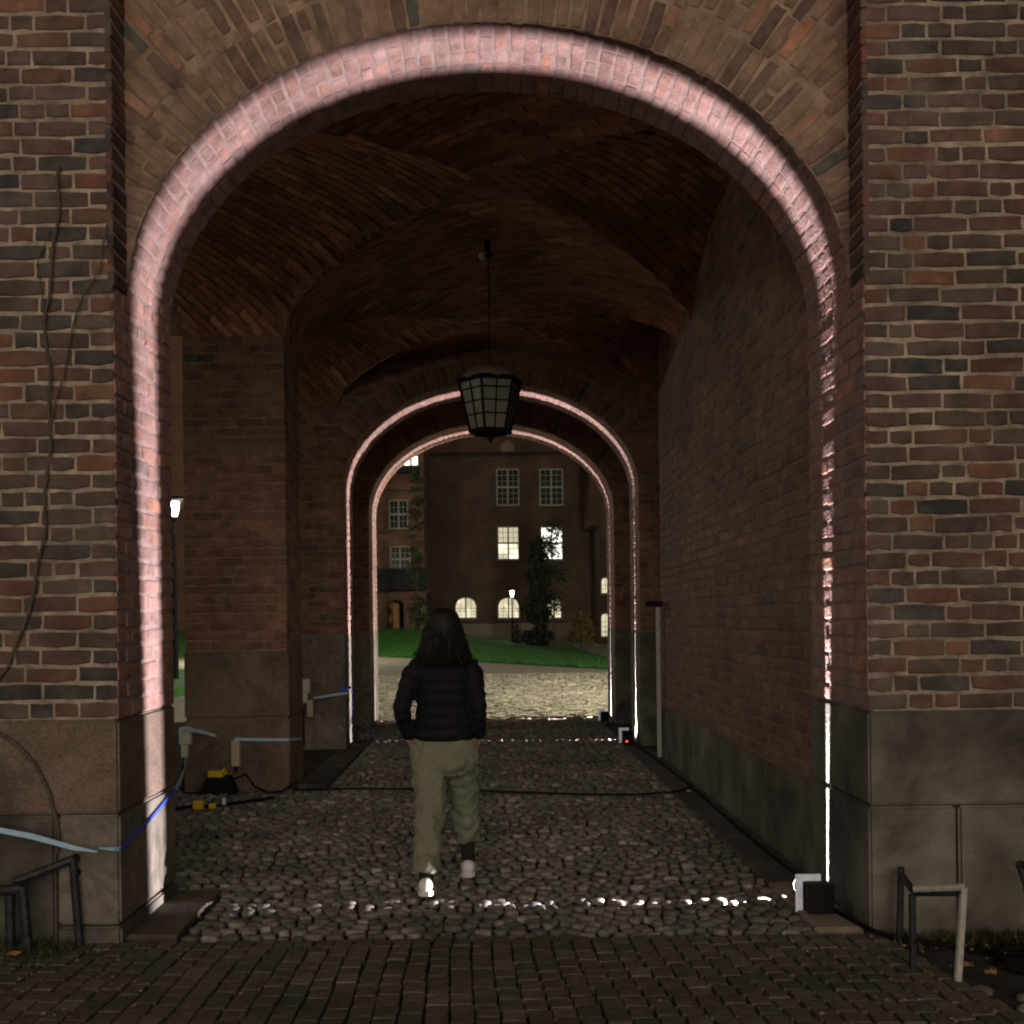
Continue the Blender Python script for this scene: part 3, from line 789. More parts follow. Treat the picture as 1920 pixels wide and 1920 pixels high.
# ================================================================== RAILS, RIBBON, CABLES, BOXES
def hoop(name, label, paths, rr=.017, mats=None):
    t = tag(empty(name), label, "railing", "low iron hoops against the wall")
    for i, (pn, pts) in enumerate(paths):
        MB().tube(pts, rr, 8).build(pn, (mats or {}).get(i, m_iron), t)
    return t
def G(px, py):      # ground point under a pixel
    D = EYE*1920/(py-1160 + ROLL*(px-923)); p = P(px, py, D); p.z = -.02; return p
gA, gB = G(1725, 1815), G(1795, 1838)
h_ = .38
hoop("bike_hoop", "dark iron hoop with one pale painted leg below the right pier", [
    ("top_rail", [P(1690,1640,4.74), (gA.x-.02, gA.y, h_-.06), (gB.x+.03, gB.y, h_-.02)]),
    ("leg", [(gA.x-.03, gA.y, -.03), (gA.x-.03, gA.y, h_-.07)]),
    ("leg", [(gB.x, gB.y, -.03), (gB.x+.03, gB.y, h_)]),
    ("top_rail", [(gA.x-.02, gA.y, h_-.045), (gB.x+.03, gB.y, h_-.0)]),
    ("leg", [(1.86, 4.72, -.03), (1.88, 4.74, .33)]),
], .016, {2: m_galv, 3: m_galv})
hoop("bike_hoop", "dark iron hoop cut off by the right edge of the photo", [
    ("leg", [(2.36, 4.45, -.03), (2.34, 4.50, .30), (2.33,4.55,.39)]),
    ("leg", [(2.52, 4.25, -.03), (2.50, 4.30, .30)]),
    ("top_rail", [(2.33,4.55,.38), (2.42,4.35,.41), (2.50,4.30,.30)]),
], .02)
gl1, gl2, gl3 = G(150,1772), G(195,1752), G(55,1785)
hoop("bike_hoop", "dark iron hoop frame standing close to the left jamb corner", [
    ("leg", [(gl1.x, gl1.y, -.03), (gl1.x-.03, gl1.y, .40)]),
    ("leg", [(gl2.x, gl2.y, -.03), (gl2.x-.03, gl2.y, .415)]),
    ("top_rail", [(gl2.x-.03, gl2.y, .41), (gl1.x-.03, gl1.y, .40), (gl1.x-.28, gl1.y-.05, .31), (gl3.x-.05, gl3.y, .28)]),
    ("top_rail", [(gl2.x-.03, gl2.y, .35), (gl1.x-.03, gl1.y, .33)]),
], .020)
hoop("bike_hoop", "dark iron hoop at the left edge of the photo", [
    ("leg", [(gl3.x, gl3.y, -.03), (gl3.x-.03, gl3.y, .30)]),
    ("leg", [(gl3.x-.10, gl3.y+.03, -.03), (gl3.x-.10, gl3.y+.03, .28)]),
    ("top_rail", [(gl3.x-.03, gl3.y, .29), (gl3.x-.32, gl3.y-.02, .27)]),
], .024)
# planter-like dark mound on the right side: coiled hose
hose = MB()
pts = [(2.35+.17*math.cos(a)*(1+.05*math.sin(3*a)), 4.42+.12*math.sin(a), .0+.02*math.sin(a*.5)) for a in [i*.25 for i in range(60)]]
hose.tube(pts, .014, 6)
tag(hose.build("coiled_cable", m_cable), "black cable lying coiled under the right hoops", "cable")
def ribbon(pts, w=.02, th=.002, face=Vector((0,-1,0))):
    mb = MB(); pts = [Vector(p) for p in pts]; vs = []
    for i, p in enumerate(pts):
        d = (pts[min(i+1,len(pts)-1)]-pts[max(i-1,0)]).normalized(); s = d.cross(face).normalized(); ww = w[i] if isinstance(w, (list,tuple)) else w
        f_ = s.cross(d).normalized()*th
        vs += [p+s*ww/2+f_, p-s*ww/2+f_, p-s*ww/2-f_, p+s*ww/2-f_]
    fs = []
    for i in range(len(pts)-1):
        for k in range(4): fs.append((4*i+k, 4*i+(k+1)%4, 4*i+4+(k+1)%4, 4*i+4+k))
    fs += [(3,2,1,0), tuple(4*(len(pts)-1)+k for k in range(4))]
    return mb.add(vs, fs)
c0 = P(233,1592,4.78); c0.x = -HW+.012
tr = tag(empty("barrier_ribbon"), "pale blue ribbon running past the hoops and round the left jamb corner", "ribbon")
ribbon([P(-60,1545,4.70), P(60,1568,4.7), P(140,1590,4.72), P(182,1597,4.7)], [.024,.026,.022,.006]).build("ribbon_length", m_tape, tr)
ribbon([P(186,1590,4.72), P(215,1592,4.76), Vector((-HW+.004, 4.785, c0.z))], [.006,.018,.022]).build("ribbon_length", m_tape, tr)
q1 = Vector((-HW+.010, Y1-.03, 0)); q1.z = P(330,1478,5.62).z
b_ = ribbon([Vector((-HW+.008,4.79,c0.z)), Vector((-HW+.012, 5.2, c0.z*.45+q1.z*.55-.02)), q1], .017, face=Vector((1,0,0))).build("ribbon_length", m_tape_b, tr); b_["label"] = "strong blue length crossing the lit jamb"
ribbon([q1, P(338,1465,6.2), P(347,1440,8.7), P(349,1415,9.06)], .022).build("ribbon_length", m_tape, tr)
t2 = tag(empty("barrier_ribbon"), "pale blue ribbon strung across the plinth of the inner pier", "ribbon")
ribbon([P(343,1367,9.0), P(375,1371,9.05), P(405,1380,9.09)], [.03,.035,.022]).build("ribbon_length", m_tape, t2)
ribbon([P(440,1386,9.08), P(500,1387,9.09), P(541,1387,9.09), P(565,1385,9.4)], [.03,.026,.024,.014]).build("ribbon_length", m_tape, t2)
t3 = tag(empty("barrier_ribbon"), "thin ribbon tied round the second arch with its end on the cobbles", "ribbon")
ribbon([P(588,1309,12.0), P(625,1303,12.1), P(654,1299,12.17)], [.025,.03,.03]).build("ribbon_length", m_tape, t3)
e = P(661,1290,12.16)
ribbon([(-HW-.05,12.17,e.z),(-HW+.01,12.17,e.z-.01),(-HW+.012,12.6,e.z-.02)], .05).build("ribbon_length", m_tape_b, t3)
ribbon([P(661,1300,12.15), P(663,1330,12.14), P(657,1360,12.12)], .012).build("ribbon_length", m_tape_b, t3)
gp = [G(662,1366), G(672,1363), G(684,1368), G(692,1363)]
for p in gp: p.z = .03
ribbon(gp, .07, face=Vector((0,0,1))).build("ribbon_length", m_tape, t3)
# sockets and boxes
def socket(px, py, D, label, s=1.0):
    p = P(px, py, D); t = tag(empty("cable_junction", p), label, "junction box", "white junction boxes on the passage walls")
    bevelled("housing", m_white, -.055*s, -.03, -.06*s, .055*s, .03, .10*s, .012, t)
    bevelled("plug", m_white, -.035*s, -.028, -.17*s, .025*s, .02, -.055*s, .008, t)
    bevelled("cable_gland", m_concrete, -.05*s, -.02, -.24*s, .0, .02, -.165*s, .006, t)
    MB().tube([(-.02,0,-.22*s), (-.03,.0,-.35*s), (-.02,-.02,-p.z+.02)], .012, 6).build("cable", m_cable, t)
    return t
socket(348, 1384, 9.08, "white junction box by the left edge of the inner pier", 1.0)
socket(573, 1290, 12.1, "white junction box on the far wall past the inner pier", 1.05)
p = P(443, 1436, 9.08)
t = tag(empty("hanging_block", p), "cream block strapped above the black floodlight on the inner pier", "block", "cream blocks hung on ribbon")
bevelled("block_body", m_cream, -.037, -.03, 0, .037, .02, .225, .004, t); MB().tube([(0,-.0,.01),(.0,-.01,-.02),(.0,-.01,-.05)], .01, 6).build("strap", m_black, t)
p = P(582, 1344, 12.05)
t = tag(empty("hanging_block", p), "cream block on the far wall beside a white junction box", "block", "cream blocks hung on ribbon")
bevelled("block_body", m_cream, -.036, -.03, 0, .036, .02, .20, .004, t)
gp = G(432, 1474)
t = tag(empty("floodlight", (gp.x, 8.95, 0)), "black floodlight with yellow top standing at the inner pier", "floodlight")
mb = MB(); mb.add([(-.16,-.08,0),(.16,-.08,0),(.16,.08,0),(-.16,.08,0),(-.10,-.05,.15),(.10,-.05,.15),(.10,.06,.15),(-.10,.06,.15)], ((3,2,1,0),(4,5,6,7),(0,1,5,4),(1,2,6,5),(2,3,7,6),(3,0,4,7)))
mb.build("body", m_black, t); bevelled("yellow_cover", m_yellow, -.085, -.055, .145, .05, .02, .20, .006, t)
MB().tube([(.03,-.02,.19),(.05,-.02,.215),(.06,0,.17)], .014, 6).build("handle", m_yellow, t)
MB().tube([(-.16,0,.01),(-.3,.02,.0),(-.42,.06,.10),(-.48,.08,.3)], .009, 6).build("cable", m_cable, t)
MB().tube([(.12,0,.12),(.22,.05,.16),(.30,.04,.05),(.42,.02,.0),(.55,0,.01),(.66,.1,.08)], .010, 6).build("cable", m_cable, t)
gp = G(375, 1520)
t = tag(empty("cable_connector", (gp.x, gp.y, .01)), "yellow cable connector with white tag on the cobbles left of the person", "connector")
bevelled("plug", m_yellow, -.05, -.04, 0, .035, .04, .07, .012, t); bevelled("plug", m_yellow, .07, -.02, 0, .13, .03, .045, .01, t)
bevelled("white_tag", m_white, .17, .02, .03, .20, .035, .085, .004, t)
MB().tube([(-.2,-.05,.01),(-.04,0,.03),(.1,.0,.02),(.2,.05,.03),(.35,.25,.02),(.5,.4,.02)], .014, 6).build("cable", m_cable, t)
# long cables
def cable(label, pts, r_=.009):
    P2 = [Vector(p) for p in pts]; out = []
    for i in range(len(P2)-1):
        for k in range(6):
            t_ = k/6; a_, b2, c_, d_ = P2[max(i-1,0)], P2[i], P2[i+1], P2[min(i+2,len(P2)-1)]
            out.append(.5*((2*b2) + (-a_+c_)*t_ + (2*a_-5*b2+4*c_-d_)*t_*t_ + (-a_+3*b2-3*c_+d_)*t_**3))
    out.append(P2[-1])
    return tag(MB().tube(out, r_, 6).build("power_cable", m_cable), label, "cable", "black cables on the passage floor")
cable("black cable lying across the cobbles in the middle of the passage", [(-1.75,8.9,.03),(-1.1,9.0,.02),(-.4,8.85,.025),(.3,8.7,.02),(1.0,8.55,.02),(1.5,8.6,.03),(1.72,8.9,.03)])
cable("black cable running along the foot of the right wall", [(1.72,5.60,.03),(1.70,6.1,.03),(1.69,7.2,.03),(1.70,8.6,.03),(1.68,10.2,.03),(1.62,12.1,.03)])
cable("black cable leaving the front light box along the right pier foot", [(1.66,5.28,.03),(1.70,5.05,.03),(1.78,4.76,.02),(2.0,4.66,.0),(2.3,4.5,.0)], .012)
# grey post on the right wall
t = tag(empty("wall_post", (1.755, 10.85, 0)), "slim pale grey post with dark cap against the right passage wall", "post")
bevelled("shaft", m_galv, -.02, -.02, -.02, .022, .02, 1.60, .004, t)
bevelled("cap", m_black, -.14, -.05, 1.61, .05, .05, 1.665, .01, t)
# fallen leaves and pebbles
for (px, py, lb, m_, s_) in ((1810,1818,"single fallen leaf on the setts right of the light box",m_leaf,.04),(1857,1833,"tan fallen leaf among the dark cable coils",m_leaf,.035),
        (25,1797,"tan fallen leaf on the moss at the lower left edge",m_leaf,.04),(1292,1487,"pale pebble at the foot of the right inner wall",m_white,.05),(1252,1456,"grey pebble farther along the right inner wall",m_concrete,.05)):
    g_ = G(px, py); mb = MB(); a = R.uniform(0,3)
    if 'leaf' in lb:
        pts = [(math.cos(k*math.pi/4+a)*s_*(1 if k%2 else .65), math.sin(k*math.pi/4+a)*s_*.6, .004*math.sin(k*2)) for k in range(8)]
        mb.add([(p_[0],p_[1],p_[2]+.022) for p_ in pts]+[(p_[0],p_[1],p_[2]+.020) for p_ in pts]+[(0,0,.034)], [(k,(k+1)%8,16) for k in range(8)]+[tuple(range(15,7,-1))])
        o = mb.build("fallen_leaf", m_)
    else:
        v, f = CU[2]; mb.add([(x_*s_,y_*s_,z_*s_*.5+s_*.45) for x_,y_,z_ in v], f); o = mb.build("pebble", m_, smooth=True)
    o.location = (g_.x, g_.y, .0); tag(o, lb, "leaf" if 'leaf' in lb else "pebble")
# bare vine on the left pier
vn = tag(empty("climbing_vine"), "thin bare vine stem climbing the brick of the left pier", "vine")
def vine(pts, r_):
    V3 = [P(a, b, 4.785) for a, b in pts]; out = []
    for i in range(len(V3)-1):
        for k in range(5): 
            q = V3[i].lerp(V3[i+1], k/5); q.x += .006*math.sin(q.z*17); out.append(q)
    out.append(V3[-1]); MB().tube([q + Vector((.004*noise.noise(q*40), .002*noise.noise(q*33), 0)) for q in out], [r_*(.75+.5*abs(noise.noise(q*22))) for q in out], 6).build("stem", m_bark, vn)
vine([(105,1600),(108,1540),(95,1490),(62,1430),(30,1395),(-20,1360)], .010)
vine([(-20,1290),(15,1250),(40,1190),(65,1100),(82,1000),(88,900),(95,800),(92,700),(84,600),(98,500),(108,400),(110,310)], .008)
vine([(95,800),(150,560),(190,500),(200,420)], .004)
vine([(84,600),(70,500),(95,430)], .003)

# ================================================================== PERSON
per = tag(empty("person", (0,0,0)), "long-haired person in black quilted jacket and sage trousers walking away through the arch", "person")
CX, CY = -.275, 5.76
# body: one continuous skinned figure
sk_v = []; sk_r = []; sk_e = []
def J(p, r_, par=None):
    sk_v.append(p); sk_r.append(r_); i = len(sk_v)-1
    if par is not None: sk_e.append((par, i))
    return i
pel = J((CX, CY, .80), .12); ab = J((CX, CY, .98), .115, pel); ch = J((CX, CY, 1.16), .125, ab); nb = J((CX, CY, 1.28), .06, ch); nk = J((CX, CY+.005, 1.35), .045, nb)
h1 = J((CX, CY+.01, 1.41), .078, nk); h2 = J((CX, CY+.01, 1.47), .082, h1); h3 = J((CX, CY, 1.525), .045, h2)
J((CX, CY+.105, 1.43), .012, h1)     # nose, facing away
for s, sh, el, wr in ((-1,(-.155,0,1.235),(-.252,-.045,1.00),(-.190,.04,.84)), (1,(.155,0,1.235),(.204,-.045,1.00),(.185,.045,.84))):
    a = J((CX+sh[0],CY,sh[2]), .052, ch); b = J((CX+el[0],CY+el[1],el[2]), .038, a); c = J((CX+wr[0],CY+wr[1],wr[2]), .026, b)
    d = J((CX+wr[0]-s*.006,CY+wr[1]+.01,wr[2]-.05), .026, c)
    for k, (o_, l_) in enumerate(((-.024,.060),(-.008,.070),(.008,.066),(.022,.052))):
        f1 = J((CX+wr[0]-s*.012, CY+wr[1]+.012+o_, wr[2]-.085), .009, d)
        f2 = J((CX+wr[0]-s*.022, CY+wr[1]+.018+o_, wr[2]-.085-l_*.55), .008, f1)
        J((CX+wr[0]-s*.040, CY+wr[1]+.022+o_, wr[2]-.085-l_*.85), .007, f2)
    t1 = J((CX+wr[0]-s*.030, CY+wr[1]+.045, wr[2]-.060), .010, c); J((CX+wr[0]-s*.045, CY+wr[1]+.055, wr[2]-.095), .008, t1)
LEGS = (((-.09,0,.78),(-.085,-.06,.44),(-.095,-.27,.12)), ((.075,.0,.78),(.105,.16,.45),(.118,.26,.10)))
for hp, kn, an in LEGS:
    a = J((CX+hp[0],CY+hp[1],hp[2]), .085, pel); b = J((CX+kn[0],CY+kn[1],kn[2]), .055, a); c = J((CX+an[0],CY+an[1],an[2]), .036, b)
    J((CX+an[0],CY+an[1]+.12,an[2]-.075), .026, c)
me = bpy.data.meshes.new("body"); me.from_pydata(sk_v, sk_e, []); me.materials.append(m_skin)
body = link("body", me, per)
sm = body.modifiers.new("skin", 'SKIN'); sm.use_smooth_shade = True
for i, sv in enumerate(me.skin_vertices[0].data): sv.radius = (sk_r[i], sk_r[i]); sv.use_root = (i == 0)
ss = body.modifiers.new("sub", 'SUBSURF'); ss.levels = 1; ss.render_levels = 1
def remesh(o, vox, sm_=3, f=.4):
    r_ = o.modifiers.new("remesh", 'REMESH'); r_.mode = 'VOXEL'; r_.voxel_size = vox; r_.use_smooth_shade = True
    q = o.modifiers.new("smooth", 'SMOOTH'); q.iterations = sm_; q.factor = f
# jacket
def puff(z_, p_=.062, a=.011): return a*abs(math.sin(math.pi*z_/p_))**.6
jk = MB(); rings = []
prof = [(.825,.180,.130),(.85,.188,.138),(.92,.182,.135),(1.0,.166,.130),(1.1,.172,.13),(1.18,.182,.13),(1.23,.172,.12),(1.265,.135,.10),(1.30,.085,.085),(1.34,.075,.08)]
def pr_at(z_):
    for i in range(len(prof)-1):
        if prof[i][0] <= z_ <= prof[i+1][0]:
            t = (z_-prof[i][0])/(prof[i+1][0]-prof[i][0]); return prof[i][1]+(prof[i+1][1]-prof[i][1])*t, prof[i][2]+(prof[i+1][2]-prof[i][2])*t
    return prof[-1][1:]
z_ = .825
while z_ <= 1.34:
    a, b = pr_at(z_); q = puff(z_-.825, .065); rings.append((CX, CY, z_, a*.92+q-.004, b+q-.004)); z_ += .0081
jk.loft(rings, 36)
for s, pts in ((-1, [(-.13,0,1.245,.058),(-.180,-.01,1.19,.060),(-.210,-.03,1.10,.054),(-.238,-.045,1.00,.050),(-.228,-.01,.93,.045),(-.205,.02,.87,.042),(-.190,.04,.835,.038)]),
               (1, [(.13,0,1.245,.058),(.165,-.01,1.19,.060),(.180,-.03,1.10,.053),(.190,-.045,1.00,.050),(.188,-.01,.92,.045),(.190,.03,.86,.042),(.185,.045,.835,.038)])):
    pp = []; rr = []
    for i in range(len(pts)-1):
        for k in range(8):
            t = k/8; a, b = pts[i], pts[i+1]; pp.append((CX+a[0]+(b[0]-a[0])*t, CY+a[1]+(b[1]-a[1])*t, a[2]+(b[2]-a[2])*t)); rr.append((a[3]+(b[3]-a[3])*t)*.86 + puff(a[2]+(b[2]-a[2])*t, .055, .009))
    jk.tube(pp, rr, 18)
jacket = jk.build("jacket", m_jacket, per, True); remesh(jacket, .0085, 2, .3)
# trousers
tr_ = MB()
tr_.loft([(CX,CY,.84,.165,.115),(CX,CY,.80,.185,.13),(CX,CY,.72,.195,.14),(CX,CY,.67,.178,.13),(CX,CY,.63,.13,.10)], 28)
for (hp, kn, an), cz, w in zip(LEGS, (.15,.20), (1.0,.98)):
    A = Vector((CX+hp[0],CY+hp[1],.74)); B = Vector((CX+kn[0],CY+kn[1],kn[2])); C = Vector((CX+an[0],CY+an[1]+.01,an[2]))
    rings = []
    for k in range(9): q = A.lerp(B, k/8); rings.append((q.x,q.y,q.z,(.105-.022*k/8)*w,(.115-.024*k/8)*w))
    for k in range(1,9):
        q = B.lerp(C, k/8)
        if q.z < cz: q.z = cz
        rings.append((q.x,q.y,q.z,(.083+.004*math.sin(k*1.9)-.008*k/8)*w,(.092+.005*math.sin(k*2.3))*w))
        if q.z <= cz: break
    tr_.loft(rings, 22)
trs = tr_.build("trousers", m_pants, per, True); remesh(trs, .012, 4, .5)
# creases
tx = bpy.data.textures.new("fold_noise", 'CLOUDS'); tx.noise_scale = .06
dm = trs.modifiers.new("folds", 'DISPLACE'); dm.texture = tx; dm.strength = .040; dm.mid_level = .5
# hair
hr = MB()
hr.loft([(CX,CY-.005,1.565,.02,.02),(CX,CY-.005,1.555,.055,.06),(CX,CY-.005,1.53,.085,.095),(CX,CY-.01,1.48,.097,.108),(CX,CY-.015,1.42,.106,.112),(CX,CY-.025,1.36,.118,.11),(CX,CY-.045,1.31,.122,.10),(CX,CY-.065,1.28,.112,.08),(CX,CY-.08,1.26,.09,.06)], 30)
hair = hr.build("hair", m_hair, per, True); remesh(hair, .012, 2, .4)
st_ = MB()
for k in range(420):
    a = R.uniform(0, 2*math.pi); z0 = R.uniform(1.34,1.525); r0 = .106 if z0 < 1.45 else .106 - (z0-1.45)*.42
    x0, y0_ = CX+math.cos(a)*r0, CY-.012-abs(math.sin(a))*r0
    pts = []; L = z0 - R.uniform(1.235,1.29); fl = R.uniform(-.02,.04)
    for q in range(7):
        t = q/6; pts.append((x0 + math.cos(a)*(.04*t+fl*t*t) + .006*math.sin(9*t+k), y0_ - .045*t*abs(math.sin(a)) + .004*math.sin(7*t+k), z0 - L*t))
    st_.tube(pts, [.0045*(1-.8*abs(q/6-.2)) for q in range(7)], 4)
st_.build("hair_strands", m_hair, hair)
# shoes and socks
for i, (hp, kn, an) in enumerate(LEGS):
    x_, y_ = CX+an[0], CY+an[1]; up = .035 if i == 0 else .0
    kv = (Vector((CX+kn[0],CY+kn[1],kn[2]))-Vector((x_,y_,an[2])))*.32
    MB().tube([(x_+kv.x,y_+kv.y,an[2]+kv.z),(x_,y_,an[2]),(x_,y_,an[2]-.03)], [.046,.040,.038], 14).build("sock", m_sock, per, True)
    sh = MB()
    secs = []
    for (dy, w_, hh, zb_) in ((-.075,.022,.05,up),(-.06,.036,.075,up),(-.02,.040,.085,up*.8),(.04,.040,.07,up*.45),(.10,.046,.05,0),(.15,.044,.038,0),(.185,.028,.028,0.004),(.198,.012,.018,.006)):
        secs.append([(x_+w_*math.cos(t), y_+dy, zb_+.012+max(0,(hh)*(.5+.5*math.sin(t)))) for t in [2*math.pi*k/14 for k in range(14)]])
    vs = [v for s_ in secs for v in s_]; m_ = len(secs)
    sh.add(vs, [(a*14+k, (a+1)*14+k, (a+1)*14+(k+1)%14, a*14+(k+1)%14) for a in range(m_-1) for k in range(14)] + [tuple(range(14)), tuple((m_-1)*14+k for k in range(13,-1,-1))])
    shoe = sh.build("shoe", m_shoe, per, True)
    so = MB(); sol = []
    for (dy, w_, zb_) in ((-.080,.020,up),(-.06,.038,up),(-.02,.042,up*.8),(.04,.041,up*.45),(.10,.049,0),(.15,.047,0),(.19,.030,.002),(.203,.012,.004)):
        sol.append(((x_-w_, y_+dy, zb_),(x_+w_, y_+dy, zb_),(x_+w_, y_+dy, zb_+.026),(x_-w_, y_+dy, zb_+.026)))
    vs = [v for s_ in sol for v in s_]
    so.add(vs, [(a*4+k, a*4+4+k, a*4+4+(k+1)%4, a*4+(k+1)%4) for a in range(len(sol)-1) for k in range(4)] + [(0,1,2,3), tuple(4*(len(sol)-1)+k for k in (3,2,1,0))])
    so.build("sole", m_shoe, shoe)

# ================================================================== COURTYARD AND FAR BUILDINGS
# lawn
lw = MB(); nx_, ny_ = 70, 40; vs = []
def lerp(a, b, t): return a+(b-a)*max(0, min(1, t))
def lawn_front(x_): return lerp(43, 29, (x_+5)/9)
def lawn_top(x_): return 1.0 - 1.0/(1+math.exp(-(x_+1.6)*1.1))*.85 - .25*max(0, min(1, (x_-1)/4))
for j in range(ny_+1):
    for i in range(nx_+1):
        x_ = -30 + 60*i/nx_; f_ = lawn_front(x_); y_ = f_ + (61.6-f_)*j/ny_
        t = j/ny_; s_ = min(1, t*2.2); s_ = s_*s_*(3-2*s_)
        vs.append((x_, y_, -.02 + .05*(1 if j else 0) + lawn_top(x_)*s_ + .02*noise.noise(Vector((x_,y_,0)))))
lw.add(vs, [(j*(nx_+1)+i, j*(nx_+1)+i+1, (j+1)*(nx_+1)+i+1, (j+1)*(nx_+1)+i) for j in range(ny_) for i in range(nx_)])
lw.build("lawn", m_grass, smooth=True, kind="structure")
gb = MB()
for i in range(9000):
    t = R.random(); x_ = R.uniform(-9,8); f_ = lawn_front(x_); y_ = f_ + R.random()**2*12
    tt = (y_-f_)/(61.6-f_); s_ = min(1, tt*2.2); s_ = s_*s_*(3-2*s_); z0 = .02 + lawn_top(x_)*s_
    a = R.uniform(0,6.28); dx, dy = math.cos(a)*.02, math.sin(a)*.02; h = R.uniform(.04,.09)
    gb.add([(x_-dx,y_-dy,z0-.02),(x_+dx,y_+dy,z0-.02),(x_+R.uniform(-.03,.03),y_+R.uniform(-.03,.03),z0+h)], [(0,1,2)])
gb.build("grass", m_grass, kind="stuff")
FD = 62.0
bld = tag(empty("far_building", (0, FD, 0)), "long dark brick building facing the courtyard with two lit tall windows", "building")
def wbox(parent, name, m, px0, px1, py0, py1, D, depth, front_off=0):
    a = P(px0, py1, D); b = P(px1, py0, D); yo = parent.location.y
    return MB().box(a.x, D-yo-front_off, a.z, b.x, D-yo+depth, b.z).build(name, m, parent)
w = MB(); xl_ = P(797, 1000, FD).x
w.box(xl_, 0, -.5, 22, 10, 19); w.build("wall", m_far, bld)
wbox(bld, "cornice", m_slate, 797, 1500, 846, 850, FD, .0, .25)
wbox(bld, "string_course", m_far, 797, 1500, 1052, 1055, FD, 0, .06)
wbox(bld, "plinth", m_gplast, 797, 1500, 1163, 1230, FD, 0, .08)
# carved relief above the cornice
p = P(951, 838, FD); mb = MB()
mb.loft([(p.x,-.02,p.z-.45,.25,.10),(p.x,-.02,p.z-.2,.45,.16),(p.x,-.02,p.z+.15,.42,.16),(p.x,-.02,p.z+.4,.15,.08)],14); mb.build("relief", m_gplast, bld)
def window(parent, px0, px1, py0, py1, D, glass, frame_m, cols=2, rows=2, sub=(2,3), arched=False, glass_top=None, label=None):
    a = P(px0, py1, D); b = P(px1, py0, D); yo = parent.location.y; y_ = D - yo
    x0, x1, z0, z1 = a.x, b.x, a.z, b.z
    cxm = (x0+x1)/2; wd = x1-x0; spring = z1 - wd/2*.75 if arched else z1
    def top(x_):
        if not arched: return z1
        q = 1-((x_-cxm)/(wd/2))**2; return spring + (z1-spring)*math.sqrt(max(q,0))
    fr = MB(); fw_ = .07
    def bar(xa, za, xb, zb, ww, d=.06): 
        d_ = Vector((xb-xa,0,zb-za)); L = d_.length; d_.normalize(); n_ = Vector((-d_.z,0,d_.x))*ww/2
        c = [Vector((xa,0,za))-n_, Vector((xb,0,zb))-n_, Vector((xb,0,zb))+n_, Vector((xa,0,za))+n_]
        fr.add([q+Y*(y_-d) for q in c]+[q+Y*(y_+.0) for q in c], ((0,1,2,3),(4,7,6,5),(0,4,5,1),(1,5,6,2),(2,6,7,3),(3,7,4,0)))
    bar(x0,z0,x1,z0,fw_); bar(x0,z0,x0,spring,fw_,.061); bar(x1,z0,x1,spring,fw_,.062)
    nseg = 10 if arched else 1
    for k in range(nseg):
        xa, xb = x0+wd*k/nseg, x0+wd*(k+1)/nseg; bar(xa,top(xa),xb,top(xb),fw_,.063)
    for c in range(1, cols): xx = x0+wd*c/cols; bar(xx,z0,xx,top(xx),.09,.064)
    hm = spring if arched else z0+(z1-z0)*.5
    if rows > 1: bar(x0,hm,x1,hm,.10,.065)
    for c in range(cols):
        for k in range(1, sub[0]): xx = x0+wd*(c+k/sub[0])/cols; bar(xx,z0,xx,top(xx),.024,.05)
    nr = rows*sub[1]
    for k in range(1, nr):
        zz = z0+(hm-z0)*k/nr*2 if not arched else z0+(spring-z0)*k/sub[1]
        if zz < z1-.02 and (not arched or zz < spring-.02): bar(x0,zz,x1,zz,.024,.051)
    wo = fr.build("window", frame_m, parent)
    if label: wo["label"] = label
    for c in range(cols):
        for r_ in range(rows):
            xa, xb = x0+wd*c/cols+.01, x0+wd*(c+1)/cols-.01
            za = z0 if r_ == 0 else hm
            pts = [(xa,za),(xb,za)]
            if r_ == rows-1:
                for k in range(7): xx = xb-(xb-xa)*k/6; pts.append((xx, top(xx)))
            else: pts += [(xb,hm),(xa,hm)]
            n_ = len(pts); vs = [(q[0], y_-.02, q[1]) for q in pts] + [(q[0], y_-.004, q[1]) for q in pts]
            mm = glass_top if (glass_top and r_ == rows-1) else glass
            MB().add(vs, [tuple(range(n_)), tuple(range(2*n_-1,n_-1,-1))]+[(k,n_+k,n_+(k+1)%n_,(k+1)%n_) for k in range(n_)]).build("pane", mm, wo)
    sl = MB().box(x0-.08, y_-.14, z0-.1, x1+.08, y_, z0-.04).build("sill", m_gplast, wo)
    return wo
window(bld, 932, 972, 880, 947, FD, m_win_d, m_frame, label="unlit upper window, left one")
window(bld, 1013, 1054, 880, 947, FD, m_win_d, m_frame, label="unlit upper window, right one")
window(bld, 934, 972, 988, 1049, FD, m_win_y, m_frame_d, glass_top=m_win_b, label="lit window with blinds")
window(bld, 1015, 1054, 988, 1049, FD, m_win_w, m_frame_d, label="bright lit window behind branches")
for i, (a, b, c, d) in enumerate(((854,893,1120,1159),(934,973,1120,1159),(1016,1052,1120,1159))):
    window(bld, a, b, c, d, FD, m_win_a, m_frame_d, rows=1, sub=(2,4), arched=True, label=("left lit arched window","middle lit arched window","arched window behind the tree")[i])
# right projecting volume with slim windows
rb = tag(empty("courtyard_wing", (0, 58, 0)), "dark wing at the right end with narrow arched lit windows", "building")
mb = MB(); mb.box(P(1104,900,58).x, 0, 6.7, 20, 4, 19); mb.box(P(1123,900,58).x,0,-.5,20,4,6.68); mb.build("wall", m_far, rb)
window(rb, 1127, 1143, 1083, 1113, 58, m_win_a, m_frame_d, cols=1, rows=1, sub=(2,3), arched=True)
window(rb, 1127, 1143, 1150, 1194, 58, m_win_a, m_frame_d, cols=1, rows=1, sub=(2,4), arched=True)
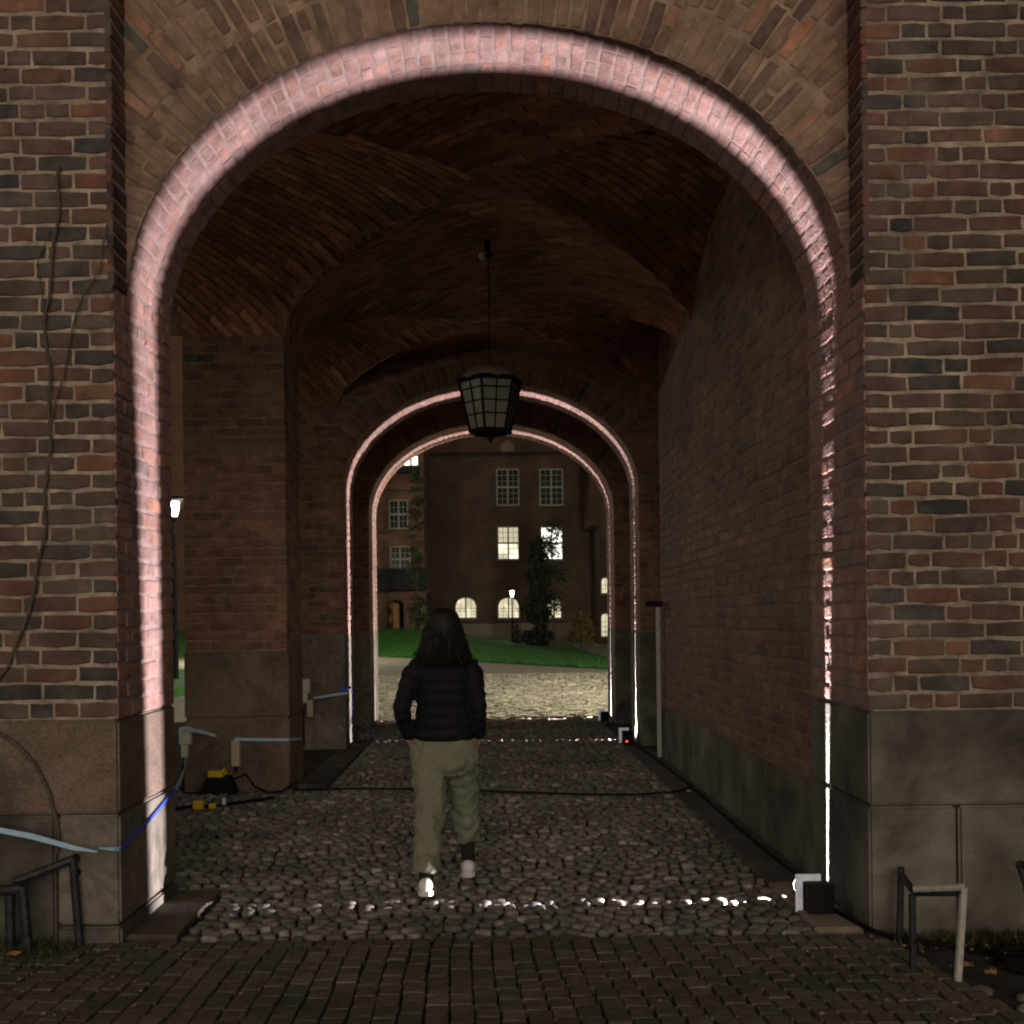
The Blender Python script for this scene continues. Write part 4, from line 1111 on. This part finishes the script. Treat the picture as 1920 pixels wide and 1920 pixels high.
# left wing
lb = tag(empty("side_wing", (0, 56, 0)), "nearer red brick wing on the left with white framed windows and dark balcony", "building")
xw = P(795, 1000, 56).x
mb = MB(); mb.box(-45, 0, 3.0, xw, 5.9, 18)
# ground floor with arched openings, built from piers and spandrel pieces
def arches(mb, x0, x1, z0, z1, openings, yf, dpt):
    edges = [x0]
    for (a, b, zt) in openings: edges += [a, b]
    edges.append(x1)
    for k in range(0, len(edges), 2): mb.box(edges[k], yf, z0, edges[k+1], yf+dpt, z1)
    for (a, b, zt) in openings:
        n_ = 12
        for k in range(n_):
            xa, xb = a+(b-a)*k/n_, a+(b-a)*(k+1)/n_; xm = (xa+xb)/2
            r_ = (b-a)/2; zz = zt - r_*.6 + r_*.6*math.sqrt(max(0, 1-((xm-(a+b)/2)/r_)**2)); mb.box(xa, yf+.003, zz, xb, yf+dpt-.003, z1)
o1 = (P(726,1150,56).x, P(757,1150,56).x, P(740,1125,56).z); o2 = (P(769,1150,56).x, P(792,1150,56).x, P(780,1130,56).z)
arches(mb, -45, xw, -.5, 3.0, [o1, o2], 0, .6)
mb.build("wall", m_wing, lb)
MB().box(o1[0]-.3, 1.3, 0, o1[0]+.55, 1.35, 3).build("door", mat("orange_lit_door", (.35,.17,.07), .7, var=.2, scale=3), lb)  # orange light in the archway is put into the base colour
MB().box(o2[0]-.1, 1.6, 0, o2[1]+.1, 1.7, 3).build("inner_wall", mat("pale_green_wall", (.22,.30,.16), .8), lb)
MB().box(-16, 5.5, -.5, xw, 5.9, 3).build("back_wall", m_far, lb)
window(lb, 731, 764, 938, 991, 56, m_win_d, m_frame, sub=(2,2)); window(lb, 733, 768, 1025, 1072, 56, m_win_d, m_frame, sub=(2,2))
window(lb, 757, 784, 835, 874, 56, m_win_w, m_frame_d, sub=(1,2))
wbox(lb, "balcony", m_slate, 640, 800, 1065, 1108, 55, .98, 0)
wbox(lb, "cornice", m_gplast, 640, 795, 916, 919, 56, 0, .15)
wbox(lb, "balcony", m_slate, 640, 785, 874, 887, 55.4, .58, 0)
# lamps
def street_lamp(x_, y_, zb, h, power, label, sc=1.0, rad_=.12):
    t = tag(empty("street_lamp", (x_, y_, zb)), label, "street lamp", "courtyard street lamps")
    MB().tube([(0,0,0),(0,0,h*.3),(0,0,h-.05)], [.055*sc,.045*sc,.035*sc], 10).build("pole", m_black, t)
    MB().loft([(0,0,h-.05,.05,.05),(0,0,h,.07*sc,.07*sc)],10).build("collar", m_black, t)
    MB().loft([(0,0,h+.01,.05*sc,.05*sc),(0,0,h+.15,.075*sc,.075*sc),(0,0,h+.36,.09*sc,.09*sc)],14).build("lamp_glass", m_lamp, t, True)
    MB().loft([(0,0,h+.39,.44*sc,.44*sc),(0,0,h+.43,.42*sc,.42*sc),(0,0,h+.50,.06*sc,.06*sc)],18).build("hood", m_black, t, True)
    for k in range(3):
        a = 2*math.pi*k/3; MB().tube([(.07*math.cos(a)*sc,.07*math.sin(a)*sc,h),(.16*math.cos(a)*sc,.16*math.sin(a)*sc,h+.39)], .008, 5).build("strut", m_black, t)
    ld = bpy.data.lights.new("lamp_bulb", 'POINT'); lo = bpy.data.objects.new("lamp_bulb", ld); COL.objects.link(lo); lo.parent = t
    lo.location = (0,0,h-.0+.2); ld.energy = power; ld.color = (1,.93,.74); ld.shadow_soft_size = .2
    lo.location = (0, 0, h+.2)
    for o in t.children:
        if o.name.startswith("lamp_glass"): o.visible_shadow = True
    return t
l1 = P(961, 1203, 57); street_lamp(l1.x, 57, -.05, P(961,1118,57).z+.0, 120, "lit street lamp in front of the far building", 1.15)
l2 = P(328, 1140, 25); street_lamp(l2.x, 25, -.05, P(328,965,25).z, 300, "lit street lamp seen through the gap left of the inner pier", 1.5)
street_lamp(8.0, 16.1, -.05, 3.9, 14000, "street lamp just outside the last arch on the right", 1.0)
street_lamp(-7.2, 7.6, -.05, 3.5, 165, "added unseen lamp outside the side opening left of the passage", 1.0)  # added out of view to light the vault and right wall
street_lamp(-9, 38, 0.2, 4.0, 3000, "street lamp by the lawn on the left, outside the arch view", 1.0)
# left outside: strip of lawn and path
MB().box(-30, 18, -.04, -6.5, 30, .12).build("lawn", m_grass, kind="structure")
# trees
def tree(name, label, cat, px, py_base, py_top, D, wpx, kind, n_leaf, lm, group=None, zbase=0.0, trunk_px=3):
    b = P(px, py_base, D); tp = P(px, py_top, D); H = tp.z - zbase; Wd = wpx/1920*D
    t = tag(empty(name, (b.x, D, zbase)), label, cat, group)
    tr = MB(); r0 = trunk_px/1920*D/2
    tr.tube([(0,0,-.1),(.05,.02,H*.3),(-.04,0,H*.6),(0,0,H*.92)], [r0,r0*.8,r0*.5,r0*.15], 8)
    for k in range(14 if kind != 'bush' else 6):
        z0 = H*R.uniform(.2,.85); a = R.uniform(0,6.28); L = Wd*.45*(1-z0/H*.5)
        tr.tube([(0,0,z0),(math.cos(a)*L*.5,math.sin(a)*L*.5,z0+L*.4),(math.cos(a)*L,math.sin(a)*L,z0+L*.9)], [r0*.35,r0*.2,r0*.06], 5)
    tr.build("trunk", m_trunk, t)
    cr = MB()
    clumps = [(R.uniform(0,6.28), R.random(), R.random()) for _ in range(40)]
    for i in range(n_leaf):
        ca, cz_, cr_ = clumps[R.randrange(40)]
        if kind == 'conifer':
            zz = H*(.03+.97*cz_**1.0); prof_ = (1-cz_)**.55*min(1, cz_*6+.55)
        elif kind == 'column':
            zz = H*(.03+.95*cz_); prof_ = .8+.3*math.sin(cz_*9)
        elif kind == 'bush':
            zz = H*(.1+.85*cz_); prof_ = math.sqrt(max(.1,1-cz_**2))
        else:
            zz = H*(.30+.68*cz_); prof_ = math.sin(math.pi*min(1,(.15+.85*cz_)))**.6
        rr = Wd/2*prof_*(.35+.65*cr_)
        s1 = Wd*.11 if kind != 'column' else Wd*.2
        q = Vector((math.cos(ca)*rr + R.gauss(0,s1), math.sin(ca)*rr + R.gauss(0,s1), zz + R.gauss(0, Wd*.10)))
        if q.z < .05: q.z = .05
        s = R.uniform(.04,.10)*(D/50)*(1.6 if kind == 'conifer' else 1)
        n1 = Vector((R.gauss(0,1),R.gauss(0,1),R.gauss(0,1))).normalized(); n2 = n1.cross(Vector((R.gauss(0,1),R.gauss(0,1),R.gauss(0,1)))).normalized()
        cr.add([q-n1*s, q+n2*s*.5, q+n1*s, q-n2*s*.5], [(0,1,2,3)])
    cr.build("crown", lm, t)
    return t
tree("conifer", "dark pointed conifer in front of the far building", "tree", 1012, 1212, 1015, 52, 52, 'conifer', 7500, m_needle, "trees before the far building")
tree("young_tree", "loose leafy tree covering the right lit window", "tree", 1038, 1216, 972, 53, 66, 'broad', 3000, m_leaves, "trees before the far building", trunk_px=4)
tree("climber_tree", "slim leafy column growing up the side wing corner", "tree", 782, 1200, 868, 50, 30, 'column', 3200, m_leaves, "trees before the far building", zbase=.6, trunk_px=3)
tree("shrub", "yellowish shrub at the foot of the far building", "shrub", 1090, 1216, 1150, 54, 60, 'bush', 1800, m_autumn)
tree("shrub", "small dark shrub beside the far street lamp", "shrub", 968, 1208, 1172, 55, 14, 'bush', 400, m_leaves)
